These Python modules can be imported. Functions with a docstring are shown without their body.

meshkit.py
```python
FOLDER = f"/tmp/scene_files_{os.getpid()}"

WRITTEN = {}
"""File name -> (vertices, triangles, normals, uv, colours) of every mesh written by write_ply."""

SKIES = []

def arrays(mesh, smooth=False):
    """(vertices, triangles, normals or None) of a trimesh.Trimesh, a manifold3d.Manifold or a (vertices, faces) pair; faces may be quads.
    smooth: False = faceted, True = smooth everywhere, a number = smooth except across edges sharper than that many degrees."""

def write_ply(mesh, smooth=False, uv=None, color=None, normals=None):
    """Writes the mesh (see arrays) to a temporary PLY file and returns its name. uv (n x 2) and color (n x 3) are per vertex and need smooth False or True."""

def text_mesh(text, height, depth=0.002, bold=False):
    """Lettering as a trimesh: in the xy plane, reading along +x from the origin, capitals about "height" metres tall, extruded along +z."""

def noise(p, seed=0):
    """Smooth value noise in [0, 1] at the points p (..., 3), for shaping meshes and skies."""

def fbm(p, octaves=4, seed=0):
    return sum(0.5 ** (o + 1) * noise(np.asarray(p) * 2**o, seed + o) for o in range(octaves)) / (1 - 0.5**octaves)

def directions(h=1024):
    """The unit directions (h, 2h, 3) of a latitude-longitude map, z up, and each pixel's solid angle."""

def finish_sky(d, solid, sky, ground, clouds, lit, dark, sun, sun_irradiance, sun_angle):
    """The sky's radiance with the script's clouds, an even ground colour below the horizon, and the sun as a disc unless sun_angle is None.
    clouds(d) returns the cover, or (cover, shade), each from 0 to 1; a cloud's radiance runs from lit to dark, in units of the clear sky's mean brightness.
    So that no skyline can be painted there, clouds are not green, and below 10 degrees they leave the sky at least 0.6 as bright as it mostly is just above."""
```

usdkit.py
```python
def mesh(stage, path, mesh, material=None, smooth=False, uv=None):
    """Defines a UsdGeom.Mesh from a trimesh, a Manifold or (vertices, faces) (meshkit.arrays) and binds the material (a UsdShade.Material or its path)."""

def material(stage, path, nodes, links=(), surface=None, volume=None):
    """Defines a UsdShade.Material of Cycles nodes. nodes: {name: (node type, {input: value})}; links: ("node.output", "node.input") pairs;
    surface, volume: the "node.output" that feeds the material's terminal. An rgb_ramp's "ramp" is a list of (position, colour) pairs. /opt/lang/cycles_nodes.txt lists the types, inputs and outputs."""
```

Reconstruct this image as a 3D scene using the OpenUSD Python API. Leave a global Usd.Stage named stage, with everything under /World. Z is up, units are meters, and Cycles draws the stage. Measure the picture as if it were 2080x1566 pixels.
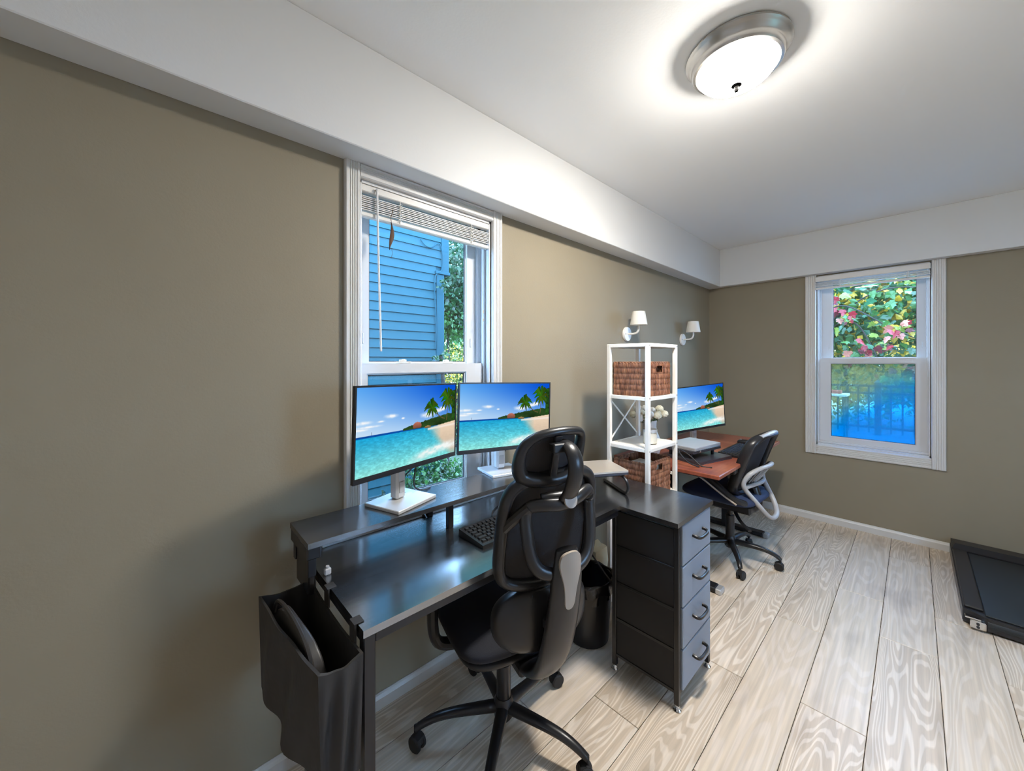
import math
import numpy as np
import trimesh
from scipy.interpolate import CubicSpline
from shapely.geometry import Polygon, box as sbox
import meshkit
import usdkit
from pxr import Usd, UsdGeom, UsdLux, UsdShade, Sdf, Gf, Vt

stage = Usd.Stage.CreateInMemory()
UsdGeom.SetStageUpAxis(stage, "Z")
UsdGeom.SetStageMetersPerUnit(stage, 1.0)
UsdGeom.Xform.Define(stage, "/World")
stage.SetDefaultPrim(stage.GetPrimAtPath("/World"))
UsdGeom.Scope.Define(stage, "/World/Looks")
rng = np.random.default_rng(7)

# ------------------------------------------------------------------ camera, sky, exposure
FPX, YAW, V0, EYE = 765.96, math.radians(46.81), 736.0, 1.37
cam = UsdGeom.Camera.Define(stage, "/World/Camera")
cam.CreateHorizontalApertureAttr(36.0)
cam.CreateVerticalApertureAttr(36.0 * 1566 / 2080)
cam.CreateFocalLengthAttr(36.0 * FPX / 2080)
cam.CreateVerticalApertureOffsetAttr((V0 - 783.0) / 2080 * 36.0)
cam.CreateClippingRangeAttr(Gf.Vec2f(0.02, 500))
cam.CreateExposureAttr(0.0)
F = np.array([math.cos(YAW), math.sin(YAW), 0.0])
R = np.array([math.sin(YAW), -math.cos(YAW), 0.0])
U = np.array([0.0, 0, 1])
M = np.eye(4)
M[0, :3], M[1, :3], M[2, :3], M[3, :3] = R, U, -F, (0, 0, EYE)
cam.AddTransformOp().Set(Gf.Matrix4d(*M.ravel().tolist()))

SKY = (2.9, 5.0, 8.0)
dome = UsdLux.DomeLight.Define(stage, "/World/SkyLight")
dome.CreateColorAttr(Gf.Vec3f(*[c / SKY[2] for c in SKY]))
dome.CreateIntensityAttr(SKY[2])
LAMP = 520.0          # radiance of the ceiling lamp's glass
SCREEN = 0.95


# ------------------------------------------------------------------ naming
used = {}


def numbered(parent, name):
    k = (parent, name)
    n = used.get(k, -1) + 1
    used[k] = n
    return f"{parent}/{name}" + (f"_{n:03d}" if n else "")


def tag(prim, label=None, cat=None, group=None, kind=None):
    for k, v in (("label", label), ("category", cat), ("group", group), ("kind", kind)):
        if v:
            prim.SetCustomDataByKey(k, v)


FRAMES = {}


def thing(name, label, cat=None, loc=(0, 0, 0), rot=0.0, group=None, kind=None, raw=False):
    path = f"/World/{name}" if raw else numbered("/World", name)
    x = UsdGeom.Xform.Define(stage, path)
    x.AddTranslateOp().Set(Gf.Vec3d(*map(float, loc)))
    if rot:
        x.AddRotateZOp().Set(float(rot))
    a = math.radians(rot)
    m = np.eye(4)
    m[:2, :2] = [[math.cos(a), -math.sin(a)], [math.sin(a), math.cos(a)]]
    m[:3, 3] = loc
    FRAMES[path] = m
    tag(x.GetPrim(), label, cat, group, kind)
    return path


def part(name, mesh, mat, parent, smooth=35, world=False, label=None, kind=None, raw=False):
    """One mesh under parent. world=True: the mesh is given in world coordinates."""
    root = "/".join(parent.split("/")[:3])
    if world and root in FRAMES:
        mesh = mesh.copy()
        mesh.apply_transform(np.linalg.inv(FRAMES[root]))
    path = f"{parent}/{name}" if raw else numbered(parent, name)
    p = usdkit.mesh(stage, path, mesh, mat, smooth=smooth)
    tag(p.GetPrim(), label, None, None, kind)
    return path


def single(name, mesh, mat, label, cat=None, group=None, kind=None, smooth=35, raw=False):
    path = f"/World/{name}" if raw else numbered("/World", name)
    p = usdkit.mesh(stage, path, mesh, mat, smooth=smooth)
    tag(p.GetPrim(), label, cat, group, kind)
    return path


# ------------------------------------------------------------------ shapes
def cat(*ms):
    ms = [m for g in ms for m in (g if isinstance(g, (list, tuple)) else [g])]
    return trimesh.util.concatenate(ms)


def bx(x0, x1, y0, y1, z0, z1, r=0.0):
    """Box with chamfered edges."""
    if r <= 0:
        m = trimesh.creation.box([x1 - x0, y1 - y0, z1 - z0])
        m.apply_translation([(x0 + x1) / 2, (y0 + y1) / 2, (z0 + z1) / 2])
        return m
    lo, hi = np.array([x0, y0, z0]), np.array([x1, y1, z1])
    r = min(r, 0.49 * float((hi - lo).min()))
    pts = []
    for c in np.ndindex(2, 2, 2):
        corner = np.where(np.array(c) == 1, hi, lo)
        sgn = np.where(np.array(c) == 1, -1, 1)
        for k in range(3):
            q = corner + sgn * r
            q[k] = corner[k]
            pts.append(q)
    return trimesh.convex.convex_hull(np.array(pts))


def rot(m, axis, deg, about=(0, 0, 0)):
    m = m.copy()
    m.apply_transform(trimesh.transformations.rotation_matrix(math.radians(deg), axis, about))
    return m


def mv(m, x=0, y=0, z=0):
    m = m.copy()
    m.apply_translation([x, y, z])
    return m


def spl(pts, n=40, closed=False):
    p = np.asarray(pts, float)
    if closed:
        p = np.vstack([p, p[:1]])
    t = np.r_[0, np.cumsum(np.sqrt(np.linalg.norm(np.diff(p, axis=0), axis=1)))]
    c = CubicSpline(t, p, bc_type="periodic" if closed else "natural")
    s = np.linspace(0, t[-1], n + 1 if closed else n)
    out = c(s)
    return out[:-1] if closed else out


def tube(pts, r, n=10, closed=False, up=None, flat=1.0, caps=True):
    """Sweep of an elliptical section: r across, r*flat along 'up'."""
    p = np.asarray(pts, float)
    N = len(p)
    rr = np.broadcast_to(np.asarray(r, float), (N,))
    fl = np.broadcast_to(np.asarray(flat, float), (N,))
    if closed:
        t = np.roll(p, -1, 0) - np.roll(p, 1, 0)
    else:
        t = np.gradient(p, axis=0)
    t /= np.linalg.norm(t, axis=1, keepdims=True)
    ref = np.array([0, 0, 1.0]) if up is None else np.asarray(up, float)
    A, B = [], []
    prev = None
    for i in range(N):
        a = prev if (prev is not None and up is None) else ref
        a = a - t[i] * (a @ t[i])
        if np.linalg.norm(a) < 1e-4:
            a = np.cross(t[i], [0.3, 0.9, 0.1])
        a /= np.linalg.norm(a)
        prev = a
        A.append(a)
        B.append(np.cross(t[i], a))
    A, B = np.array(A), np.array(B)
    ang = np.arange(n) / n * 2 * np.pi
    v = p[:, None] + (rr * fl)[:, None, None] * np.cos(ang)[None, :, None] * A[:, None] + rr[:, None, None] * np.sin(ang)[None, :, None] * B[:, None]
    v = v.reshape(-1, 3)
    f = []
    for i in range(N if closed else N - 1):
        j = (i + 1) % N
        for k in range(n):
            l = (k + 1) % n
            f += [[i * n + k, j * n + l, j * n + k], [i * n + k, i * n + l, j * n + l]]
    if not closed and caps:
        c0, c1 = len(v), len(v) + 1
        v = np.vstack([v, p[:1], p[-1:]])
        for k in range(n):
            l = (k + 1) % n
            f += [[c0, l, k], [c1, (N - 1) * n + k, (N - 1) * n + l]]
    m = trimesh.Trimesh(v, np.array(f), process=False)
    m.fix_normals() if len(f) < 200 else None
    if m.volume < 0:
        m.invert()
    return m


def lathe(prof, n=40):
    m = trimesh.creation.revolve(np.array(prof, float), sections=n)
    if m.volume < 0:
        m.invert()
    return m


def cyl(r, z0, z1, n=24, x=0, y=0, ch=0.0):
    if ch:
        return mv(lathe([(0, z0), (r - ch, z0), (r, z0 + ch), (r, z1 - ch), (r - ch, z1), (0, z1)], n), x, y)
    m = trimesh.creation.cylinder(radius=r, height=z1 - z0, sections=n)
    return mv(m, x, y, (z0 + z1) / 2)


def rod(a, b, r, n=8):
    return tube(np.array([a, (np.array(a) + b) / 2, b]), r, n)


def bar(a, b, w, h, up=(0, 0, 1)):
    """Rectangular bar from a to b, w across, h along up."""
    a, b = np.array(a, float), np.array(b, float)
    t = b - a
    L = np.linalg.norm(t)
    t /= L
    up = np.array(up, float)
    up = up - t * (up @ t)
    up /= np.linalg.norm(up)
    s = np.cross(t, up)
    m = bx(-L / 2, L / 2, -w / 2, w / 2, -h / 2, h / 2, min(w, h) * 0.12)
    T = np.eye(4)
    T[:3, 0], T[:3, 1], T[:3, 2], T[:3, 3] = t, np.cross(up, t), up, (a + b) / 2
    m.apply_transform(T)
    return m


def prism(poly, h):
    """Polygon in xy extruded 0..h along z."""
    return trimesh.creation.extrude_polygon(poly if isinstance(poly, Polygon) else Polygon(poly), h, engine="earcut")


def to_frame(m, origin, ex, ey, ez):
    T = np.eye(4)
    T[:3, 0], T[:3, 1], T[:3, 2], T[:3, 3] = ex, ey, ez, origin
    m = m.copy()
    m.apply_transform(T)
    if np.linalg.det(T[:3, :3]) < 0:
        m.invert()
    return m


def pillow(sx, sy, sz, e=4.0, n=22):
    """Super-ellipsoid cushion with full sizes sx, sy, sz."""
    s = trimesh.creation.icosphere(4)
    v = s.vertices
    k = (np.abs(v[:, :1]) ** e + np.abs(v[:, 1:2]) ** e) ** (1 / e)
    k2 = (k ** 2.6 + np.abs(v[:, 2:3]) ** 2.6) ** (1 / 2.6)
    s.vertices = v / k2 * np.array([sx, sy, sz]) / 2
    return s


# ------------------------------------------------------------------ materials
def mat(name, color, rough=0.5, metal=0.0, spec=0.5, bump=None, coat=0.0, noise=None, emit=None, **kw):
    """Principled material; noise=(scale, amount) varies the tone, bump=(scale, distance) adds fine relief."""
    n = {"p": ("principled_bsdf", {"base_color": color, "roughness": rough, "metallic": metal, "specular_ior_level": spec, "coat_weight": coat, **kw})}
    l = []
    if noise or bump:
        n["t"] = ("texture_coordinate", {})
    if noise:
        sc, am = noise
        n["n"] = ("noise_texture", {"scale": sc, "detail": 4.0, "roughness": 0.6})
        c = np.array(color)
        n["r"] = ("rgb_ramp", {"ramp": [(0.3, tuple(c * (1 - am))), (0.7, tuple(np.minimum(1, c * (1 + am))))]})
        l += [("t.object", "n.vector"), ("n.fac", "r.fac"), ("r.color", "p.base_color")]
    if bump:
        n["bn"] = ("noise_texture", {"scale": bump[0], "detail": 3.0})
        n["b"] = ("bump", {"distance": bump[1], "strength": 0.6})
        l += [("t.object", "bn.vector"), ("bn.fac", "b.height"), ("b.normal", "p.normal")]
    return usdkit.material(stage, f"/World/Looks/{name}", n, l, surface="p.BSDF")


WALLC = (0.285, 0.243, 0.172)
M_wall = mat("taupe_wall_paint", WALLC, 0.62, spec=0.25, noise=(2.0, 0.03), bump=(160, 0.0006))
M_ceil = mat("white_ceiling_paint", (0.90, 0.90, 0.895), 0.7, spec=0.2, bump=(120, 0.0004))
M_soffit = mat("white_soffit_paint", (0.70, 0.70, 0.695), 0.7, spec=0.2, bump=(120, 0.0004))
M_trim = mat("white_trim_paint", (0.64, 0.625, 0.60), 0.35)
M_vinyl = mat("white_vinyl", (0.64, 0.64, 0.64), 0.3)
M_dark = mat("dark_gap", (0.03, 0.032, 0.035), 0.7)
M_blind = mat("cream_blind", (0.70, 0.675, 0.64), 0.4)
M_clear = mat("wand_plastic", (0.75, 0.75, 0.76), 0.15)
M_black = mat("black_metal", (0.012, 0.012, 0.014), 0.38, spec=0.5)
M_plastic = mat("black_plastic", (0.016, 0.016, 0.018), 0.32)
M_mesh = mat("black_mesh_fabric", (0.016, 0.015, 0.017), 0.75, bump=(900, 0.0008))
M_fabric = mat("black_seat_fabric", (0.012, 0.013, 0.02), 0.85, bump=(500, 0.0008))
M_bag = mat("black_bag_fabric", (0.025, 0.023, 0.022), 0.7, bump=(40, 0.002))
M_pouch = mat("black_leatherette", (0.03, 0.027, 0.025), 0.42)
M_inlay = mat("taupe_plastic_inlay", (0.42, 0.36, 0.30), 0.45)
M_silver = mat("silver_metal", (0.60, 0.60, 0.60), 0.38, metal=0.35)
M_silverp = mat("silver_plastic", (0.55, 0.55, 0.55), 0.35, metal=0.5)
M_chrome = mat("chrome", (0.75, 0.75, 0.75), 0.12, metal=1.0)
M_nickel = mat("brushed_nickel", (0.55, 0.53, 0.50), 0.3, metal=1.0)
M_lapgold = mat("warm_silver_lid", (0.62, 0.55, 0.47), 0.35, metal=0.6)
M_lapsil = mat("silver_lid", (0.50, 0.51, 0.54), 0.5, metal=0.15)
M_lapdark = mat("dark_grey_lid", (0.06, 0.06, 0.075), 0.3, metal=0.3)
M_whitemetal = mat("white_powder_coat", (0.82, 0.79, 0.73), 0.4)
M_grey = mat("grey_plastic", (0.42, 0.42, 0.43), 0.35)
M_drawer = mat("grey_drawer_fabric", (0.24, 0.28, 0.34), 0.5, bump=(600, 0.0005))
M_panel = mat("black_side_fabric", (0.012, 0.012, 0.014), 0.7, bump=(500, 0.0005))
M_bluefab = mat("navy_seat_fabric", (0.02, 0.035, 0.09), 0.8, bump=(500, 0.0006))
M_key = mat("black_keycap", (0.022, 0.022, 0.024), 0.4)
M_white = mat("white_satin", (0.82, 0.80, 0.76), 0.4)
M_shade = mat("white_lampshade_fabric", (0.80, 0.78, 0.73), 0.8)
M_cer = mat("white_ceramic", (0.72, 0.69, 0.66), 0.35, noise=(9, 0.08))
M_wax = mat("cream_wax", (0.85, 0.80, 0.70), 0.45)
M_petal = mat("cream_petal", (0.85, 0.80, 0.62), 0.7)
M_petalw = mat("white_petal", (0.88, 0.86, 0.80), 0.7)
M_stem = mat("green_stem_leaf", (0.06, 0.14, 0.04), 0.6)
M_rubber = mat("black_rubber", (0.014, 0.014, 0.015), 0.6)
M_belt = mat("treadmill_belt", (0.014, 0.018, 0.02), 0.5, bump=(300, 0.001))
M_bin = mat("black_bin_plastic", (0.012, 0.012, 0.014), 0.3)
M_liner = mat("black_liner_film", (0.01, 0.01, 0.012), 0.18, bump=(30, 0.004))
M_paper = mat("cream_paper", (0.72, 0.62, 0.42), 0.7)
M_brownleaf = mat("dried_leaf", (0.10, 0.05, 0.025), 0.7)
M_scuff = mat("rust_mark", (0.55, 0.38, 0.25), 0.7)
M_subfloor = mat("subfloor", (0.06, 0.05, 0.04), 0.9)
M_found = mat("foundation", (0.06, 0.05, 0.045), 0.9, noise=(6, 0.2))
M_siding = mat("blue_siding_paint", (0.016, 0.055, 0.068), 0.8, spec=0.12)
M_sidingd = mat("blue_corner_paint", (0.013, 0.050, 0.065), 0.8, spec=0.12)
M_fence = mat("black_fence_metal", (0.02, 0.025, 0.03), 0.5)
M_bark = mat("bark", (0.018, 0.012, 0.009), 0.9)
M_ground = mat("grass_ground", (0.03, 0.05, 0.02), 0.9, noise=(1.5, 0.4))
M_patio = mat("patio_paving", (0.09, 0.13, 0.16), 0.5, noise=(2.0, 0.25))
M_tabletop = mat("picnic_table_plastic", (0.7, 0.7, 0.72), 0.5)
M_redbox = mat("red_plastic", (0.5, 0.06, 0.05), 0.5)


def leaf_mat(name, c, tr=0.35):
    return usdkit.material(stage, f"/World/Looks/{name}", {
        "i": ("object_info", {}), "d": ("principled_bsdf", {"base_color": c, "roughness": 0.45}),
        "tr": ("translucent_bsdf", {"color": tuple(min(1, x * 1.4) for x in c)}),
        "m": ("mix_closure", {"fac": tr})}, [("d.BSDF", "m.closure1"), ("tr.BSDF", "m.closure2")], surface="m.closure")


LEAF = {k: leaf_mat("leaf_" + k, c) for k, c in dict(
    green=(0.030, 0.105, 0.016), deep=(0.011, 0.050, 0.013), teal=(0.024, 0.105, 0.042), lime=(0.15, 0.19, 0.018), yellow=(0.42, 0.26, 0.018),
    red=(0.22, 0.008, 0.014), crimson=(0.095, 0.006, 0.010), pink=(0.36, 0.12, 0.075), dark=(0.007, 0.022, 0.007), olive=(0.11, 0.115, 0.012)).items()}


def pane_mat(name, tint):
    return usdkit.material(stage, f"/World/Looks/{name}", {
        "t": ("transparent_bsdf", {"color": tint}), "g": ("glossy_bsdf", {"color": (1, 1, 1), "roughness": 0.02}), "m": ("mix_closure", {"fac": 0.05})},
        [("t.BSDF", "m.closure1"), ("g.BSDF", "m.closure2")], surface="m.closure")


M_pane = pane_mat("window_glass", (0.97, 0.985, 1.0))
M_jar = pane_mat("jar_glass", (0.96, 0.96, 0.95))
# back window lower pane: blue haze painted into its colour, grey-green towards one corner
M_haze = usdkit.material(stage, "/World/Looks/painted_haze_glass", {
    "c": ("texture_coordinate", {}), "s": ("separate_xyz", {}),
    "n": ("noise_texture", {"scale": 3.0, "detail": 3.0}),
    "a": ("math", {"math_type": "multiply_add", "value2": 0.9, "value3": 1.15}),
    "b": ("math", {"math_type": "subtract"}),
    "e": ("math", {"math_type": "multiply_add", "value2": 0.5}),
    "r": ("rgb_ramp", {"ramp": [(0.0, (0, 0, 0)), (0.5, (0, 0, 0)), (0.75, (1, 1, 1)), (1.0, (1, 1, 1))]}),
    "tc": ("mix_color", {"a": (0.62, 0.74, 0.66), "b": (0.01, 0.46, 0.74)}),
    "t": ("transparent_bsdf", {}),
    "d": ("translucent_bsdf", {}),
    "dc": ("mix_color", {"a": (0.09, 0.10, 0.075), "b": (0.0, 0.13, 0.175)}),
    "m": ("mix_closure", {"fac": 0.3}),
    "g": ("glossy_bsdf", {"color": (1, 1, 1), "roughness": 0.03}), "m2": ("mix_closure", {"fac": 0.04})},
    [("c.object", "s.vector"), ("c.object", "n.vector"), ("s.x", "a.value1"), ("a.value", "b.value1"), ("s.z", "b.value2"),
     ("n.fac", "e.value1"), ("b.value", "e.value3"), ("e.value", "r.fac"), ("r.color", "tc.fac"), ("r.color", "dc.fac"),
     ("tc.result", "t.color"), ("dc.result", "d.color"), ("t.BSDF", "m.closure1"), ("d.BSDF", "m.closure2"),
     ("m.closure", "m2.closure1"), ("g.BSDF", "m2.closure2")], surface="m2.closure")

M_lampglass = usdkit.material(stage, "/World/Looks/lit_frosted_glass", {
    "t": ("texture_coordinate", {}), "m": ("mapping", {"scale": (7.6, 7.6, 0.0)}), "l": ("vector_math", {"math_type": "length"}),
    "r": ("rgb_ramp", {"ramp": [(0.0, (1, 1, 1)), (0.45, (0.9, 0.9, 0.9)), (0.8, (0.4, 0.4, 0.4)), (1.0, (0.14, 0.14, 0.14))]}),   # bulbs behind the middle of the glass
    "c": ("mix_color", {"blend_type": "multiply", "fac": 1.0, "b": (1.0, 0.955, 0.885)}), "e": ("emission", {"strength": LAMP})},
    [("t.object", "m.vector"), ("m.vector", "l.vector1"), ("l.value", "r.fac"), ("r.color", "c.a"), ("c.result", "e.color")], surface="e.emission")
M_finial = mat("dark_nickel", (0.0015, 0.0014, 0.0013), 0.6, spec=0.02)


def wood(name, base, light, dark, off, freq=26.0, rough=0.36, sx=0.75, sy=6.5, spec=0.5, ior=1.5):
    """Planed wood running along x: contour lines of stretched noise make the cathedral figure."""
    n = {"g": ("geometry", {}), "m": ("mapping", {"location": off, "scale": (sx, sy, 1.0)}),
         "n": ("noise_texture", {"scale": 1.0, "detail": 2.5, "roughness": 0.45, "distortion": 0.12}),
         "f": ("math", {"math_type": "multiply", "value2": freq}), "s": ("math", {"math_type": "sine"}),
         "r": ("rgb_ramp", {"ramp": [(0.0, base), (0.50, base), (0.85, light), (1.0, light)]}),
         "h": ("math", {"math_type": "multiply_add", "value2": 0.5, "value3": 0.5}),
         "m2": ("mapping", {"location": off, "scale": (2.0, 70.0, 1.0)}), "n2": ("noise_texture", {"scale": 1.0, "detail": 4.0}),
         "m3": ("mapping", {"location": off, "scale": (1.6, 5.0, 1.0)}), "n3": ("noise_texture", {"scale": 1.0, "detail": 3.0, "roughness": 0.6}),
         "r3": ("rgb_ramp", {"ramp": [(0.0, dark), (0.30, dark), (0.44, (1, 1, 1)), (1.0, (1, 1, 1))]}),
         "r2": ("rgb_ramp", {"ramp": [(0.3, (0.82, 0.82, 0.82)), (0.7, (1.08, 1.08, 1.08))]}),
         "x": ("mix_color", {"blend_type": "multiply", "fac": 1.0}), "y": ("mix_color", {"blend_type": "multiply", "fac": 1.0}),
         "b": ("bump", {"distance": 0.0006, "strength": 0.35}),
         "p": ("principled_bsdf", {"roughness": rough, "specular_ior_level": spec, "ior": ior})}
    l = [("g.position", "m.vector"), ("m.vector", "n.vector"), ("n.fac", "f.value1"), ("f.value", "s.value1"), ("s.value", "h.value1"), ("h.value", "r.fac"),
         ("g.position", "m2.vector"), ("m2.vector", "n2.vector"), ("n2.fac", "r2.fac"), ("g.position", "m3.vector"), ("m3.vector", "n3.vector"), ("n3.fac", "r3.fac"),
         ("r.color", "x.a"), ("r2.color", "x.b"), ("x.result", "y.a"), ("r3.color", "y.b"), ("y.result", "p.base_color"),
         ("n2.fac", "b.height"), ("b.normal", "p.normal"), ("p.BSDF", "p.BSDF")][:-1]
    return usdkit.material(stage, f"/World/Looks/{name}", n, l, surface="p.BSDF")


PLANK = [wood(f"oak_laminate_{k}", b, li, (0.74, 0.72, 0.70), (k * 3.7, k * 5.3, k * 1.9), freq=fr, rough=0.38) for k, (b, li, fr) in enumerate([
    ((0.616, 0.499, 0.375), (0.768, 0.657, 0.540), 210), ((0.667, 0.554, 0.429), (0.727, 0.623, 0.511), 120), ((0.636, 0.519, 0.395), (0.798, 0.691, 0.573), 180),
    ((0.677, 0.563, 0.433), (0.717, 0.608, 0.496), 90), ((0.606, 0.490, 0.366), (0.747, 0.638, 0.520), 230)])]
M_deskwood = wood("black_wood_laminate", (0.010, 0.011, 0.013), (0.016, 0.017, 0.019), (0.8, 0.8, 0.8), (2, 3, 1), freq=20, rough=0.2, sx=1.2, sy=14, spec=0.9, ior=2.4)
M_redwood = wood("red_brown_laminate", (0.30, 0.078, 0.042), (0.40, 0.125, 0.066), (0.7, 0.6, 0.55), (5, 1, 2), freq=12, rough=0.3, sx=5, sy=1.2)


def wicker_mat():
    return usdkit.material(stage, "/World/Looks/brown_wicker", {
        "t": ("texture_coordinate", {}), "m": ("mapping", {"scale": (1, 1, 0.25)}), "n": ("noise_texture", {"scale": 60.0, "detail": 3.0}),
        "r": ("rgb_ramp", {"ramp": [(0.25, (0.06, 0.022, 0.010)), (0.5, (0.22, 0.085, 0.04)), (0.75, (0.40, 0.19, 0.10))]}),
        "p": ("principled_bsdf", {"roughness": 0.5})},
        [("t.object", "m.vector"), ("m.vector", "n.vector"), ("n.fac", "r.fac"), ("r.color", "p.base_color")], surface="p.BSDF")


M_wicker = wicker_mat()
M_screen = usdkit.material(stage, "/World/Looks/lit_screen", {"a": ("attribute", {"attribute": "screencol"}), "e": ("emission", {"strength": SCREEN})},
                           [("a.color", "e.color")], surface="e.emission")

# ------------------------------------------------------------------ the room
W, L = 1.454, 4.177            # left wall plane y = W, back wall plane x = L
ZC, ZS = 2.494, 2.126          # ceiling, underside of the soffits
DS, DB = 0.125, 0.08           # depth of the left and back soffit
YR, XR = -2.3, -1.6            # right and rear walls
TH = 0.17
O1 = (0.561, 1.219, 0.70, 2.075)    # left window opening x0,x1,z0,z1
O2 = (-0.09, 0.58, 0.66, 2.115)     # back window opening y0,y1,z0,z1

floor = thing("floor", "grey-beige oak laminate floor of long wide planks", kind="structure", raw=True)
part("underlay", bx(XR - TH, L + TH, YR - TH, W + TH, -0.12, -0.006), M_subfloor, floor, smooth=False)
seams = [0.118 + 0.1955 * k for k in range(-13, 8)]
ends = {0: 1.89, 1: 2.445, 2: 1.85, 3: 1.31, 4: 2.2, 5: 1.6, -1: 2.635, -2: 3.045, -3: 2.635, -4: 3.3, -5: 2.0}
PL = 1.13
for i, y0 in enumerate(seams):
    k = i - 13
    y1 = min(y0 + 0.1955, W)
    y0 = max(y0, YR)
    if y1 - y0 < 0.02:
        continue
    x = ends.get(k, 1.3 + 0.37 * ((k * 5) % 3)) - PL * 6
    j = 0
    while x < L:
        a, b = max(x, XR), min(x + PL, L)
        if b - a > 0.02:
            g = 0.0011
            m = bx(a + g, b - g, y0 + g, y1 - g, -0.006, float(rng.uniform(-0.0003, 0.0)), 0.0014)
            part("plank", m, PLANK[(k * 2 + j * 3 + (k * j) % 2) % 5], floor, smooth=False)
        x += PL
        j += 1


def wall_hole(x0, x1, z0, z1, hx0, hx1, hz0, hz1, t):
    """Slab in local x,z with thickness along +y (0..t) and a rectangular hole."""
    p = sbox(x0, z0, x1, z1).difference(sbox(hx0, hz0, hx1, hz1))
    m = prism(p, t)
    return to_frame(m, (0, t, 0), (1, 0, 0), (0, 0, 1), (0, -1, 0))


single("wall_left", mv(wall_hole(XR - TH, L + TH, -0.1, ZC, *O1, TH), 0, W, 0), M_wall, "taupe painted wall on the left with the nearer window", kind="structure", smooth=False, raw=True)
mb = wall_hole(-W, -YR, -0.1, ZC, -O2[1], -O2[0], O2[2], O2[3], TH)
mb = rot(mb, (0, 0, 1), -90)
single("wall_back", mv(mb, L, 0, 0), M_wall, "taupe painted far wall with the smaller window", kind="structure", smooth=False, raw=True)
O3 = (1.35, 2.15, 0.85, 2.0)     # unseen window added in the right wall to bring in daylight
single("wall_right", mv(wall_hole(XR - TH, L + TH, -0.1, ZC, *O3, TH), 0, YR - TH, 0), M_ceil, "white painted wall on the right", kind="structure", smooth=False, raw=True)
single("wall_rear", bx(XR - TH, XR, YR, W, -0.1, ZC), M_ceil, "white painted wall behind the viewer", kind="structure", smooth=False, raw=True)  # white on the unseen right and rear walls is there to bounce light
single("ceiling", bx(XR - TH, L + TH, YR - TH, W + TH, ZC, ZC + 0.15), M_ceil, "smooth white painted ceiling", kind="structure", smooth=False, raw=True)
single("trim_1", bx(XR, L, W - DS, W + 0.0, ZS, ZC, 0.003), M_soffit, "long white boxed soffit above the left wall", kind="structure", smooth=False, raw=True)
single("trim_2", bx(L - DB, L, YR, W - DS, ZS, ZC, 0.003), M_soffit, "white boxed soffit above the far wall", kind="structure", smooth=False, raw=True)


def baseboard(a, b, h=0.058, t=0.014):
    prof = [(0, 0), (t, 0), (t, h * 0.72), (t * 0.75, h * 0.8), (t * 0.55, h * 0.93), (t * 0.2, h), (0, h)]
    m = prism(prof, b - a)
    return m  # profile in xy, length along z


bb = to_frame(baseboard(XR, L), (XR, W, 0), (0, -1, 0), (0, 0, 1), (1, 0, 0))
single("baseboard_left", bb, M_trim, "white baseboard along the left wall", kind="structure", smooth=20, raw=True)
bb = to_frame(baseboard(-0.183, W - 0.015, 0.062), (L, -0.183, 0), (-1, 0, 0), (0, 0, 1), (0, 1, 0))
single("baseboard_back", bb, M_trim, "white baseboard along the far wall, ending beside the walking pad", kind="structure", smooth=20, raw=True)


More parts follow.
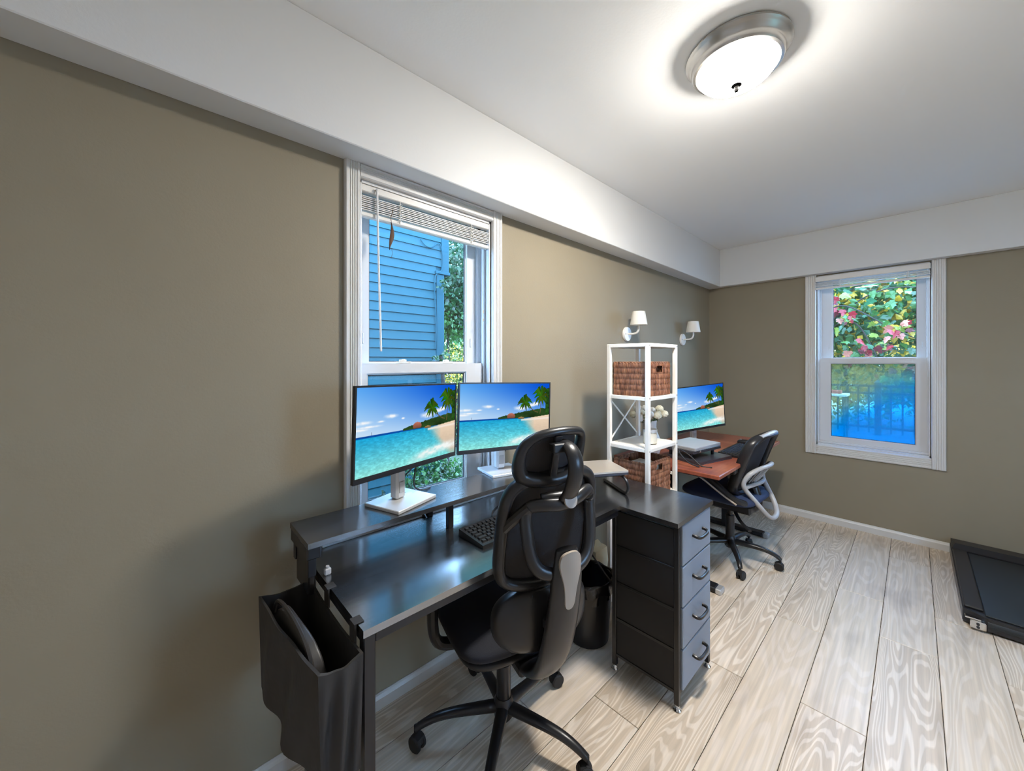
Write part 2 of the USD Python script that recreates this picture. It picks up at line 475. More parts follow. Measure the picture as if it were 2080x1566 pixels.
def casing(length, width=0.06, t=0.02):
    """Fluted casing: profile in x (across), y (thickness), run along z."""
    pts = [(0, 0), (0, t * 0.7), (0.004, t)]
    n = 4
    for k in range(n):
        a = 0.012 + k * (width - 0.024) / n
        s = (width - 0.024) / n
        pts += [(a, t), (a + 0.2 * s, t * 0.86), (a + 0.5 * s, t * 0.82), (a + 0.8 * s, t * 0.86), (a + s, t)]
    pts += [(width - 0.004, t), (width, t * 0.7), (width, 0)]
    return prism(pts, length)


def make_window(name, label, loc, rotz, w, z0, z1, cw, sides, top, rail, lower, pane_low, locks, bottom_casing):
    """Local frame: x across the opening from left to right as seen from the room, y outward, z up (world)."""
    t = thing(name, label, loc=loc, rot=rotz, kind="structure", raw=True)
    cl, cr = cw
    zt = ZS if not top else z1 + 0.052
    zb = z0 - (bottom_casing if bottom_casing else 0.06)
    e = (0, -1, 0)
    for x0, ww in ((-cl, cl), (w, cr)):
        part("casing", to_frame(casing(zt - zb, ww), (x0, 0, zb), (1, 0, 0), (0, -1, 0), (0, 0, 1)), M_trim, t, smooth=25)
    if top:
        part("casing", to_frame(casing(w, 0.052), (0, 0, z1), (0, 0, 1), (0, -1, 0), (1, 0, 0)), M_trim, t, smooth=25)
    part("casing", to_frame(casing(w + 0.0, bottom_casing or 0.06), (0, 0, zb), (0, 0, 1), (0, -1, 0), (1, 0, 0)), M_trim, t, smooth=25)
    # frame lining the opening: jambs with vertical track ribs, head, sill
    jw = 0.026
    for side, s in ((0, 1), (w, -1)):
        ms = [bx(*sorted((side, side + s * 0.006)), 0.0, TH, z0, z1)]
        for y0, y1, d in ((0.0, 0.018, 0.012), (0.034, 0.044, 0.02), (0.076, 0.088, jw), (0.122, 0.145, jw)):
            ms.append(bx(*sorted((side, side + s * d)), y0, y1, z0, z1, 0.002))
        part("jamb", cat(ms), M_vinyl, t, smooth=False)
    part("head_jamb", cat(bx(0, w, 0.0, TH, z1 - 0.012, z1), bx(0, w, 0.076, 0.145, z1 - 0.04, z1 - 0.012, 0.003)), M_vinyl, t, smooth=False)
    part("sill", cat(bx(0, w, 0.0, TH, z0, z0 + 0.012), bx(0, w, 0.03, 0.145, z0 + 0.012, z0 + 0.03, 0.003)), M_vinyl, t, smooth=False)

    def sash(nm, x0, x1, za, zc, gx0, gx1, ga, gc, y0, y1, pm):
        f = prism(sbox(x0, za, x1, zc).difference(sbox(gx0, ga, gx1, gc)), y1 - y0)
        f = to_frame(f, (0, y1, 0), (1, 0, 0), (0, 0, 1), (0, -1, 0))
        bead = 0.007
        g = prism(sbox(gx0 - 0.0, ga, gx1, gc).difference(sbox(gx0 + bead, ga + bead, gx1 - bead, gc - bead)), 0.012)
        g = to_frame(g, (0, (y0 + y1) / 2 + 0.006, 0), (1, 0, 0), (0, 0, 1), (0, -1, 0))
        p = part(nm, cat(f, g), M_vinyl, t, smooth=False)
        # rubber gasket around the glass
        q = prism(sbox(gx0 + bead, ga + bead, gx1 - bead, gc - bead).difference(sbox(gx0 + bead + 0.003, ga + bead + 0.003, gx1 - bead - 0.003, gc - bead - 0.003)), 0.006)
        part("gasket", to_frame(q, (0, (y0 + y1) / 2 + 0.003, 0), (1, 0, 0), (0, 0, 1), (0, -1, 0)), M_dark, p, smooth=False)
        part("pane", bx(gx0 + 0.002, gx1 - 0.002, (y0 + y1) / 2 - 0.002, (y0 + y1) / 2 + 0.002, ga + 0.002, gc - 0.002), pm, p, smooth=False)
        return p

    ux0, ux1, uz = sides
    up = sash("upper_sash", jw, w - jw, rail[0], z1 - 0.014, ux0, ux1, rail[1], z1 - 0.05, 0.092, 0.120, M_pane)
    lx0, lx1, lg0, lg1, lz0 = lower
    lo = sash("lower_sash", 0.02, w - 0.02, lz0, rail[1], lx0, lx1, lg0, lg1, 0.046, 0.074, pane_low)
    for x in (ux0 - 0.022, ux1 + 0.022):  # night latches on the stiles
        part("night_latch", bx(x - 0.004, x + 0.004, 0.088, 0.094, rail[1] + 0.08, rail[1] + 0.125, 0.002), M_vinyl, up, smooth=False)
    for x in locks:
        part("sash_lock", cat(bx(x - 0.03, x + 0.03, 0.048, 0.072, rail[1], rail[1] + 0.008, 0.002), rot(bx(x - 0.022, x + 0.012, 0.052, 0.064, rail[1] + 0.008, rail[1] + 0.016, 0.002), (0, 0, 1), 12, (x, 0.058, 0)),
                              cyl(0.007, rail[1] + 0.006, rail[1] + 0.018, 12, x, 0.06)), M_white, lo, smooth=False)
    return t


win1 = make_window("window_1", "tall white double-hung window in the left wall behind the two screens", (O1[0], W, 0), 0, O1[1] - O1[0], O1[2], O1[3], (0.057, 0.063), (0.073, 0.578, 0), True,
                   (1.325, 1.366), (0.049, 0.540, 0.80, 1.325, 0.73), M_pane, (0.215, 0.435), 0.06)
win2 = make_window("window_2", "white double-hung window in the far wall with blue haze painted into its lower pane", (L, O2[1], 0), -90, O2[1] - O2[0], O2[2], O2[3], (0.076, 0.072), (0.094, 0.602, 0), False,
                   (1.365, 1.405), (0.085, 0.596, 0.73, 1.365, 0.69), M_haze, (), 0.078)
win3 = make_window("window_3", "unseen white double-hung window added in the right wall for daylight", (O3[1], YR, 0), 180, O3[1] - O3[0], O3[2], O3[3], (0.06, 0.06), (0.06, O3[1] - O3[0] - 0.06, 0), True,
                   (1.43, 1.47), (0.07, O3[1] - O3[0] - 0.07, 0.92, 1.43, 0.88), M_pane, (0.3, 0.6), 0.06)  # added out of view so daylight brightens the room
part("rust_mark", cat(bx(0.627, 0.6315, 0.02, 0.028, 1.615, 1.632, 0.002), bx(0.627, 0.6315, 0.02, 0.028, 1.575, 1.59, 0.002)), M_scuff, win1, smooth=False, label="two small rust coloured marks on the right jamb")


def slat(w, d, sag=0.002):
    ys = np.linspace(-d / 2, d / 2, 5)
    z = sag * (1 - (ys / (d / 2)) ** 2)
    v, f = [], []
    for x in (0, w):
        for s in (0, 0.0032):
            v += [(x, y, q + s) for y, q in zip(ys, z)]
    def I(a, s, k): return (a * 2 + s) * 5 + k
    for k in range(4):
        f += [[I(0, 1, k), I(1, 1, k), I(1, 1, k + 1)], [I(0, 1, k), I(1, 1, k + 1), I(0, 1, k + 1)], [I(0, 0, k), I(1, 0, k + 1), I(1, 0, k)], [I(0, 0, k), I(0, 0, k + 1), I(1, 0, k + 1)]]
    for k in (0, 4):
        q = [[I(0, 0, k), I(1, 0, k), I(1, 1, k)], [I(0, 0, k), I(1, 1, k), I(0, 1, k)]]
        f += q if k == 0 else [t[::-1] for t in q]
    return trimesh.Trimesh(np.array(v), np.array(f), process=False)


def make_blind(label, loc, rotz, w, ztop, hz, n, pitch, gap, wand_x, wand_len):
    t = thing("window_blind", label, "blind", loc, rotz, "raised cream blinds")
    part("headrail", cat(bx(0.004, w - 0.004, -0.002, 0.026, ztop - hz, ztop, 0.003)), M_blind, t, smooth=False)
    z = ztop - hz - gap
    for k in range(n):
        sg = rng.uniform(-0.0006, 0.0006)
        part("slat", mv(rot(slat(w - 0.012, 0.025), (1, 0, 0), 8 * rng.uniform(-1, 1)), 0.006, 0.012 + sg, z - pitch * (k + 1)), M_blind, t, smooth=False)
    zb = z - pitch * (n + 1)
    part("bottom_rail", bx(0.006, w - 0.006, -0.001, 0.025, zb - 0.018, zb, 0.004), M_blind, t, smooth=False)
    for x in (0.17, w - 0.12):
        ms = [rod((x, -0.004, ztop - hz), (x, -0.004, zb - 0.012), 0.0016, 5)]
        for k in range(n // 2 + 1):  # bunched ladder cord loops
            zz = z - pitch * (2 * k + 1)
            ms.append(tube(spl([(x - 0.007, -0.003, zz), (x - 0.003, -0.011, zz - 0.006), (x + 0.006, -0.008, zz + 0.004), (x + 0.003, -0.003, zz + 0.009)], 10, True), 0.0014, 5, True))
        part("ladder_cord", cat(ms), M_white, t)
    if wand_len:
        p = part("tilt_wand", tube(np.array([(wand_x, -0.012, ztop - hz + 0.01), (wand_x + 0.008, -0.010, ztop - hz - wand_len * 0.5), (wand_x + 0.018, -0.008, ztop - hz - wand_len)]), 0.0042, 8), M_clear, t)
        part("wand_hook", cat(rod((wand_x, -0.012, ztop - hz + 0.012), (wand_x, 0.002, ztop - hz + 0.018), 0.003, 6), mv(trimesh.creation.icosphere(2, 0.006), wand_x, -0.012, ztop - hz + 0.014)), M_clear, p)
    return t, zb


b1, zb1 = make_blind("cream slatted blind pulled up at the top of the left window", (O1[0], W + 0.004, 0), 0, O1[1] - O1[0], 2.062, 0.028, 8, 0.0074, 0.012, 0.068, 0.62)
b2, zb2 = make_blind("cream slatted blind pulled up at the top of the far window", (L - 0.03, O2[1] + 0.01, 0), -90, O2[1] - O2[0] + 0.01, 2.105, 0.042, 5, 0.0072, 0.006, 0.056, 0.0)
# a dried leaf hanging on the cord of the left blind
lf = []
n_l = 14
zz = np.linspace(0, -0.115, n_l)
hw = 0.009 * np.sin(np.linspace(0.05, math.pi - 0.05, n_l)) ** 1.3
lv = np.array([[(s * hw[i] + 0.006 * math.sin(i * 0.35), 0.004 * abs(s), zz[i]) for s in (-1, 0, 1)] for i in range(n_l)]).reshape(-1, 3)
for i in range(n_l - 1):
    for k in (0, 1):
        a = i * 3 + k
        lf += [[a, a + 1, a + 4], [a, a + 4, a + 3]]
lv2 = lv + [0, 0.0012, 0]
nl = len(lv)
lmesh = trimesh.Trimesh(np.vstack([lv, lv2]), np.vstack([lf, np.array(lf)[:, ::-1] + nl]), process=False)
lt = thing("hanging_leaf", "long dark dried leaf hanging from the cord of the left blind", "leaf", (0.689, 1.447, 1.94))
part("blade", lmesh, M_brownleaf, lt, smooth=True)
part("stalk", cat(tube(spl([(0, 0, 0.0), (-0.003, 0.0, 0.015), (0.002, 0.0, 0.03), (0.004, 0.002, 0.05)], 10), 0.0013, 5), tube(spl([(0.0, 0, -0.112), (0.004, 0, -0.125), (-0.002, 0, -0.15)], 8), 0.0008, 4)), M_brownleaf, lt)

# ------------------------------------------------------------------ ceiling lamp
lx, ly = 1.53, 0.44
cl = thing("ceiling_lamp", "round flush ceiling lamp with brushed nickel ring and glowing frosted bowl", "lamp", (lx, ly, ZC))
part("ring", lathe([(0.0, 0), (0.155, 0), (0.166, -0.004), (0.168, -0.012), (0.162, -0.02), (0.158, -0.022), (0.150, -0.036), (0.147, -0.042), (0.147, -0.052), (0.142, -0.060), (0.133, -0.062), (0.131, -0.058), (0.131, -0.05), (0.0, -0.05)], 64), M_nickel, cl)
pr = [(0.0001, -0.120)] + [(0.1295 * math.sin(a), -0.054 - 0.066 * math.cos(a)) for a in np.linspace(0.06, math.pi / 2, 18)] + [(0.0001, -0.054)]
part("glass_bowl", lathe(pr, 64), M_lampglass, cl, smooth=60)
part("finial", lathe([(0.0, -0.115), (0.016, -0.117), (0.017, -0.121), (0.007, -0.125), (0.005, -0.131), (0.008, -0.136), (0.006, -0.142), (0.0, -0.144)], 24), M_finial, cl)


# ------------------------------------------------------------------ wall sconces
def sconce(x, label):
    t = thing("wall_sconce", label, "wall lamp", (x, W, 1.578), 0, "white wall sconces")
    plate = rot(lathe([(0, 0), (0.052, 0), (0.054, 0.004), (0.050, 0.016), (0.0, 0.019)], 32), (1, 0, 0), 90)
    part("backplate", plate, M_white, t)
    part("screw", cat([rot(cyl(0.004, 0.016, 0.0195, 10, dx, 0.0), (1, 0, 0), 90) for dx in (-0.034, 0.034)]), M_grey, t)
    part("arm", tube(spl([(0, -0.015, 0), (0, -0.06, 0), (0, -0.085, 0.006), (0, -0.1, 0.028), (0, -0.1, 0.075)], 24), 0.0075, 10), M_white, t)
    sh = lathe([(0.060, 0.062), (0.044, 0.158), (0.042, 0.158), (0.058, 0.062)][::-1] + [(0.042, 0.158)], 40)
    sh = lathe([(0.0605, 0.060), (0.0445, 0.158), (0.0425, 0.158), (0.0585, 0.060), (0.0605, 0.060)], 40)
    part("shade", mv(sh, 0, -0.1, 0), M_shade, t)
    part("lamp_socket", mv(cyl(0.012, 0.07, 0.105, 16), 0, -0.1, 0), M_white, t)
    part("spider", cat(mv(bar((-0.05, 0, 0.10), (0.05, 0, 0.10), 0.004, 0.003), 0, -0.1, 0)), M_white, t)


sconce(2.52, "white wall sconce above the tall white shelf tower, nearer of the two")
sconce(3.50, "white wall sconce nearest the far corner, above the third screen")

# ------------------------------------------------------------------ black L-shaped desk with drawer cabinet
ZD = 0.75
dk = thing("corner_desk", "black L-shaped desk with a monitor riser and grey four-drawer cabinet", "desk", (1.0, 1.1, 0))
X0, X1, YF, YB = 0.345, 1.822, 0.868, 1.365
part("top_board", bx(X0, X1, YF, 1.0742, ZD - 0.018, ZD), M_deskwood, dk, world=True, smooth=False)
part("top_board", bx(X0, X1, 1.0747, YB, ZD - 0.018, ZD), M_deskwood, dk, world=True, smooth=False)
part("return_board", bx(1.452, X1, 0.618, YF - 0.0004, ZD - 0.018, ZD), M_deskwood, dk, world=True, smooth=False)
part("rear_strip", bx(0.40, 1.46, YB - 0.016, YB - 0.006, ZD + 0.0005, ZD + 0.012, 0.001), M_trim, dk, world=True, smooth=False, label="thin white strip along the rear edge of the desktop")
part("strip_clip", cat(bx(0.772, 0.784, YB - 0.024, YB - 0.004, ZD + 0.0005, ZD + 0.02, 0.002), rod((0.778, YB - 0.022, ZD + 0.016), (0.774, YB - 0.05, ZD + 0.004), 0.003)), M_black, dk, world=True)
part("table_clamp", cat(bx(0.352, 0.37, 1.165, 1.18, ZD + 0.0005, ZD + 0.02, 0.003), cyl(0.005, ZD + 0.02, ZD + 0.026, 12, 0.361, 1.172)), M_grey, dk, world=True, label="small grey clamp on the left end of the desktop")
# riser
ZR = 0.862
part("riser_board", bx(0.305, 1.36, 1.156, 1.352, ZR - 0.016, ZR), M_deskwood, dk, world=True, smooth=False)
for px, py in ((0.325, 1.20), (0.80, 1.195), (1.33, 1.195), (0.325, 1.34), (0.80, 1.34), (1.33, 1.34)):
    part("riser_post", bx(px - 0.011, px + 0.011, py - 0.011, py + 0.011, ZD, ZR - 0.016, 0.002), M_black, dk, world=True, smooth=False)
part("riser_end_box", cat(bx(0.306, 0.345, 1.17, 1.35, ZR - 0.055, ZR - 0.016, 0.004), bx(0.318, 0.336, 1.20, 1.33, ZD - 0.06, ZR - 0.05, 0.003)), M_plastic, dk, world=True, smooth=False)
# legs and frame
for px, py in ((0.362, 0.886), (0.362, 1.346), (1.10, 1.346)):
    l_ = part("leg", bx(px - 0.014, px + 0.014, py - 0.014, py + 0.014, 0.012, ZD - 0.018, 0.002), M_black, dk, world=True, smooth=False)
    part("foot", cyl(0.014, 0, 0.012, 16, px, py), M_rubber, l_, world=True)
part("frame_rail", cat(bx(0.376, 1.45, 0.873, 0.898, ZD - 0.043, ZD - 0.018, 0.002)), M_black, dk, world=True, smooth=False)
part("frame_rail", cat(bx(0.376, 1.45, 1.335, 1.36, ZD - 0.043, ZD - 0.018, 0.002)), M_black, dk, world=True, smooth=False)
part("frame_rail", cat(bx(0.35, 0.374, 0.90, 1.332, ZD - 0.043, ZD - 0.018, 0.002)), M_black, dk, world=True, smooth=False)
part("frame_rail", cat(bx(0.35, 0.374, 0.90, 1.332, 0.10, 0.122, 0.002)), M_black, dk, world=True, smooth=False)
part("cross_brace", rod((0.38, 1.350, 0.34), (1.09, 1.350, ZD - 0.05), 0.004, 6), M_black, dk, world=True)
part("cross_brace", rod((0.38, 1.342, ZD - 0.05), (1.09, 1.342, 0.34), 0.004, 6), M_black, dk, world=True)
part("cross_brace", rod((1.495, 0.93, ZD - 0.06), (1.495, 1.33, 0.36), 0.004, 6), M_black, dk, world=True)
part("cross_brace", rod((1.503, 1.33, ZD - 0.06), (1.503, 0.93, 0.36), 0.004, 6), M_black, dk, world=True)
# drawer cabinet under the return
CX0, CX1, CY0, CY1, CZ0 = 1.482, 1.815, 0.628, 0.925, 0.07
for px, py in ((CX0, CY0), (CX1 - 0.02, CY0), (CX0, CY1 - 0.02), (CX1 - 0.02, CY1 - 0.02)):
    p_ = part("cabinet_post", bx(px, px + 0.02, py, py + 0.02, 0.022, ZD - 0.018, 0.002), M_black, dk, world=True, smooth=False)
    part("glide_foot", mv(lathe([(0, 0), (0.014, 0), (0.016, 0.004), (0.009, 0.012), (0.006, 0.024), (0, 0.024)], 20), px + 0.01, py + 0.01), M_chrome, p_, world=True)
for k, zz in enumerate(np.linspace(CZ0, ZD - 0.035, 5)[:-1]):
    z1_ = np.linspace(CZ0, ZD - 0.035, 5)[k + 1]
    part("side_panel", bx(CX0 + 0.006, CX0 + 0.012, CY0 + 0.021, CY1 - 0.021, zz + 0.006, z1_ - 0.006, 0.001), M_panel, dk, world=True, smooth=False)
    part("side_rail", bx(CX0 + 0.003, CX0 + 0.015, CY0 + 0.02, CY1 - 0.02, zz - 0.006, zz + 0.006, 0.001), M_black, dk, world=True, smooth=False)
    part("side_panel", bx(CX1 - 0.012, CX1 - 0.006, CY0 + 0.021, CY1 - 0.021, zz + 0.006, z1_ - 0.006, 0.001), M_panel, dk, world=True, smooth=False)
part("bottom_rail", cat(bx(CX0 + 0.02, CX1 - 0.02, CY0 + 0.004, CY0 + 0.018, CZ0 - 0.012, CZ0, 0.001), bx(CX0 + 0.02, CX1 - 0.02, CY1 - 0.018, CY1 - 0.004, CZ0 - 0.012, CZ0, 0.001)), M_black, dk, world=True, smooth=False)
part("cabinet_back", bx(CX0 + 0.02, CX1 - 0.02, CY1 - 0.012, CY1 - 0.006, CZ0, ZD - 0.035), M_panel, dk, world=True, smooth=False)
zz = np.linspace(CZ0 + 0.004, ZD - 0.022, 5)
for k in range(4):
    a, b = zz[k] + 0.0025, zz[k + 1] - 0.0025
    d_ = part("drawer", cat(bx(CX0 + 0.022, CX1 - 0.0215, CY0 - 0.008, CY0 + 0.008, a, b, 0.003), bx(CX0 + 0.026, CX1 - 0.026, CY0 + 0.008, CY1 - 0.03, a + 0.005, b - 0.02)), M_drawer, dk, world=True, smooth=False)
    xm, zm = (CX0 + CX1) / 2, (a + b) / 2 + 0.015
    part("pull_handle", tube(spl([(xm - 0.05, CY0 - 0.008, zm), (xm - 0.048, CY0 - 0.03, zm - 0.004), (xm, CY0 - 0.036, zm - 0.008), (xm + 0.048, CY0 - 0.03, zm - 0.004), (xm + 0.05, CY0 - 0.008, zm)], 28), 0.0055, 8, up=(0, 0, 1), flat=1.25), M_plastic, d_, world=True)

# hanging storage bag on the left end of the desk
bgx0, bgx1 = 0.205, 0.338
byc0, byc1 = 0.85, 1.255
sb = thing("storage_bag", "open black fabric storage bag hanging from the left end of the black desk", "storage bag", (0.27, 1.05, 0.455))


def bag_mesh():
    n, h = 96, 26
    out = []
    for off in (0.0, 0.006):
        rows = []
        for i in range(h):
            s = i / (h - 1)
            z = 0.715 - s * 0.255
            taper = 1 - 0.10 * s
            pts = []
            for k in range(n):
                u = k / n * 4
                e, fr = int(u), u - int(u)
                cx, cy = (bgx0 + bgx1) / 2, (byc0 + byc1) / 2
                hx, hy = (bgx1 - bgx0) / 2 - off, (byc1 - byc0) / 2 - off
                hx *= taper
                c = [(-hx + 0.038, -hy), (hx, -hy), (hx, hy), (-hx, hy)]
                a, b = np.array(c[e]), np.array(c[(e + 1) % 4])
                p = a + (b - a) * fr
                nrm = np.array([(b - a)[1], -(b - a)[0]])
                nrm = nrm / np.linalg.norm(nrm)
                w = math.sin(math.pi * fr)
                fold = 0.013 * w * math.sin(13 * fr + 3.2 * s + e) * min(1, 2.2 * s + 0.15) + 0.012 * w * s
                if e == 1:
                    fold = min(fold, 0) * 0.3
                sagz = -0.012 * w * (1 - s)
                p = p + nrm * fold
                pts.append((cx + p[0], cy + p[1], z + sagz))
            rows.append(pts)
        out.append(np.array(rows))
    v = np.vstack([o.reshape(-1, 3) for o in out])
    f = []
    N = n * h
    for i in range(h - 1):
        for k in range(n):
            l = (k + 1) % n
            a, b, c, d = i * n + k, i * n + l, (i + 1) * n + l, (i + 1) * n + k
            f += [[a, d, c], [a, c, b], [N + a, N + c, N + d], [N + a, N + b, N + c]]
    for k in range(n):
        l = (k + 1) % n
        f += [[k, l, N + l], [k, N + l, N + k]]
    for base, flip in ((0, False), (N, True)):
        c = len(v)
        ring = v[base + (h - 1) * n: base + h * n]
        v = np.vstack([v, ring.mean(0)])
        for k in range(n):
            l = (k + 1) % n
            q = [c, base + (h - 1) * n + l, base + (h - 1) * n + k]
            f.append(q[::-1] if flip else q)
    return trimesh.Trimesh(v, np.array(f), process=False)


part("fabric_body", bag_mesh(), M_bag, sb, world=True, smooth=50)
part("hanging_strap", cat(bx(0.336, 0.342, 0.90, 0.93, 0.70, 0.752, 0.001), bx(0.336, 0.36, 0.90, 0.93, 0.7505, 0.7525, 0.0005)), M_bag, sb, world=True, smooth=False)
part("hanging_strap", cat(bx(0.336, 0.342, 1.09, 1.12, 0.70, 0.752, 0.001), bx(0.336, 0.36, 1.09, 1.12, 0.7505, 0.7525, 0.0005)), M_bag, sb, world=True, smooth=False)
pc = thing("zip_pouch", "slim black padded pouch standing in the hanging storage bag", "pouch", (0.262, 1.05, 0.468))
pm = pillow(0.04, 0.31, 0.255, 8)
part("case", mv(rot(rot(pm, (0, 1, 0), -4), (0, 0, 1), 4), 0, 0.02, 0.13), M_pouch, pc)
part("zip_edge", tube(spl([(-0.006, -0.12, 0.20), (-0.012, -0.09, 0.245), (-0.016, 0.03, 0.262), (-0.024, 0.14, 0.25), (-0.026, 0.165, 0.21)], 24), 0.005, 6), M_pouch, pc)


# ------------------------------------------------------------------ screens
def beach(n=300, m=170):
    """Colours of a tropical beach desktop picture on an n x m vertex grid, linear."""
    u, v = np.meshgrid((np.arange(n) + 0.5) / n, (np.arange(m) + 0.5) / m)   # v: 0 bottom .. 1 top
    P3 = np.stack([u * 6, v * 6, 0 * u], -1)
    fb = meshkit.fbm(P3 * 1.5, 5, 3)
    hz = 0.46 + 0.03 * np.clip((u - 0.35) / 0.65, 0, 1)
    col = np.zeros((m, n, 3))
    t = np.clip((v - 0.46) / 0.54, 0, 1)[..., None]
    r = np.clip(u * 0.9 + (v - 0.5) * 0.4, 0, 1)[..., None]
    sky = (np.array([205, 228, 250]) * (1 - t) + np.array([110, 190, 255]) * t) * (1 - r) + (np.array([120, 180, 245]) * (1 - t) ** 2 + np.array([10, 85, 215]) * (1 - (1 - t) ** 2)) * r
    col[:] = sky
    for cx, cy, sx, sy in ((0.29, 0.645, 0.05, 0.022), (0.05, 0.60, 0.06, 0.018), (0.10, 0.55, 0.09, 0.012), (0.03, 0.525, 0.07, 0.012), (0.2, 0.595, 0.03, 0.01), (0.40, 0.6, 0.015, 0.01), (0.66, 0.60, 0.07, 0.035), (0.75, 0.64, 0.06, 0.03), (0.83, 0.66, 0.05, 0.03)):
        g = np.exp(-((u - cx) / sx) ** 2 - ((v - cy) / sy) ** 2) * (0.4 + 1.3 * meshkit.fbm(P3 * 5, 4, 5))
        a = np.clip(g * 1.3 - 0.12, 0, 1)[..., None]
        col = col * (1 - a) + np.array([250, 252, 255]) * a
    # sea
    sea = v < 0.455
    d = np.clip((0.455 - v) / 0.455, 0, 1)[..., None]
    c = np.where(d < 0.06, np.array([12, 78, 165.]), np.array([20, 160, 215]) * (1 - d) + np.array([150, 235, 225]) * d)
    rr = np.clip(u * 1.3 - 0.35, 0, 1)[..., None]
    c = c * (1 - 0.35 * rr) + np.array([70, 215, 225]) * 0.35 * rr
    sp = meshkit.fbm(np.stack([u * 45, v * 70, 0 * u], -1), 3, 9)[..., None]
    c = c * (0.86 + 0.28 * sp) + 60 * np.clip(sp - 0.62, 0, 1) * d
    col = np.where(sea[..., None], c, col)
    # hill
    hill = (v > 0.44) & (v < 0.458 + 0.12 * np.clip((u - 0.40) / 0.5, 0, 1) ** 0.8 + 0.012 * meshkit.noise(P3 * 9, 4)) & (u > 0.40)
    hc = np.array([40, 66, 30]) * (0.5 + fb[..., None])
    col = np.where(hill[..., None], hc, col)
    # sand with wash
    e = 0.455 - 0.02 - 0.36 * np.clip((1 - u) / 0.36, 0, 1) ** 0.45 * 0.0
    sand_top = 0.42 + 0.05 * np.clip((u - 0.65) / 0.35, 0, 1)
    sand_low = 0.44 - 0.50 * np.clip((u - 0.62) / 0.33, 0, 1) ** 0.9
    sand = (u > 0.60) & (v < sand_top) & (v > sand_low)
    a = np.clip((u - 0.60) / 0.22, 0, 1)[..., None] * np.clip((v - sand_low) / 0.14, 0, 1)[..., None]
    sc_ = np.array([240, 214, 186]) * (1 - 0.2 * d) + 8 * sp
    col = np.where(sand[..., None], col * (1 - a) + sc_ * a, col)
    a = np.clip(1 - np.abs(v - (0.405 + 0.03 * (u - 0.6))) / 0.022, 0, 1)[..., None] * (u > 0.66)[..., None]
    col = col * (1 - a) + np.array([252, 238, 228]) * a
    # surf
    foam = np.exp(-((v - 0.03 - 0.10 * np.sin((u - 0.45) * 3.2)) / 0.055) ** 2) * np.clip((u - 0.42) / 0.25, 0, 1) * (0.35 + 1.3 * meshkit.fbm(np.stack([u * 28, v * 28, 0 * u], -1), 4, 2))
    foam = np.clip(foam, 0, 1)[..., None]
    col = col * (1 - foam) + np.array([248, 253, 250]) * foam
    # boulders
    for cx, cy, sx, sy, cc in ((0.545, 0.475, 0.045, 0.052, (178, 108, 88)), (0.66, 0.435, 0.036, 0.022, (140, 110, 70))):
        q = ((u - cx) / sx) ** 2 + ((v - cy) / sy) ** 2
        k = (q < 1) & (v > cy - sy * 0.55)
        col = np.where(k[..., None], np.array(cc) * (0.5 + 0.75 * np.clip((v - cy + sy) / (2 * sy), 0, 1)[..., None]) * (0.75 + 0.5 * fb[..., None]), col)
    # palms
    asp = 16 / 9

    def seg(ax, ay, bx_, by, w0, w1, c):
        nonlocal col
        dx, dy = (bx_ - ax) * asp, by - ay
        s = np.clip((((u - ax) * asp) * dx + (v - ay) * dy) / (dx * dx + dy * dy), 0, 1)
        dist = np.hypot((u - ax) * asp - s * dx, (v - ay) - s * dy)
        k = dist < (w0 + (w1 - w0) * s)
        col = np.where(k[..., None], np.array(c) * (0.7 + 0.6 * fb[..., None]), col)

    def palm(cx, cy, size, bx0, by0, seed):
        r_ = np.random.default_rng(seed)
        pts = [(bx0 + (cx - bx0) * s, by0 + (cy - by0) * s ** 1.5) for s in np.linspace(0, 1, 7)]
        for (a, b), (c_, d_) in zip(pts, pts[1:]):
            seg(a, b, c_, d_, 0.007, 0.006, (96, 84, 52))
        for k in range(13):
            an = k / 13 * 2 * math.pi + r_.uniform(-0.15, 0.15)
            ln = size * r_.uniform(0.8, 1.1)
            mx, my = cx + math.cos(an) * ln * 0.55 / asp, cy + math.sin(an) * ln * 0.6 + 0.18 * ln
            ex, ey = cx + math.cos(an) * ln / asp, cy + math.sin(an) * ln * 0.85 - 0.12 * ln
            g = (28 + 40 * r_.random(), 70 + 45 * r_.random(), 18)
            seg(cx, cy, mx, my, 0.010, 0.022 * size / 0.16, g)
            seg(mx, my, ex, ey, 0.022 * size / 0.16, 0.003, g)

    k = (u > 0.94) & (v > 0.47) & (v < 0.86 + 0.1 * meshkit.noise(P3 * 4, 8))
    a = (np.clip((u - 0.94) / 0.04, 0, 1) * k)[..., None] > 0.35
    col = np.where(a, np.array([36, 72, 26]) * (0.4 + 1.1 * meshkit.fbm(P3 * 6, 3, 1)[..., None]), col)
    palm(0.705, 0.69, 0.15, 0.86, 0.52, 1)
    palm(0.90, 0.79, 0.19, 0.885, 0.50, 2)
    seg(0.125, 0.455, 0.125, 0.485, 0.0025, 0.001, (90, 90, 110))
    col = np.clip(col, 0, 255) / 255
    lin = np.where(col < 0.04045, col / 12.92, ((col + 0.055) / 1.055) ** 2.4)
    return lin


BEACH = beach()


def screen_mesh(w, h):
    m, n = BEACH.shape[:2]
    xs, zs = np.linspace(-w / 2, w / 2, n), np.linspace(-h / 2, h / 2, m)
    X, Z = np.meshgrid(xs, zs)
    v = np.stack([X, 0 * X, Z], -1).reshape(-1, 3)
    i = np.arange(m - 1)[:, None] * n + np.arange(n - 1)[None]
    i = i.ravel()
    f = np.vstack([np.stack([i, i + 1, i + n + 1], 1), np.stack([i, i + n + 1, i + n], 1)])
    return trimesh.Trimesh(v, f, process=False)


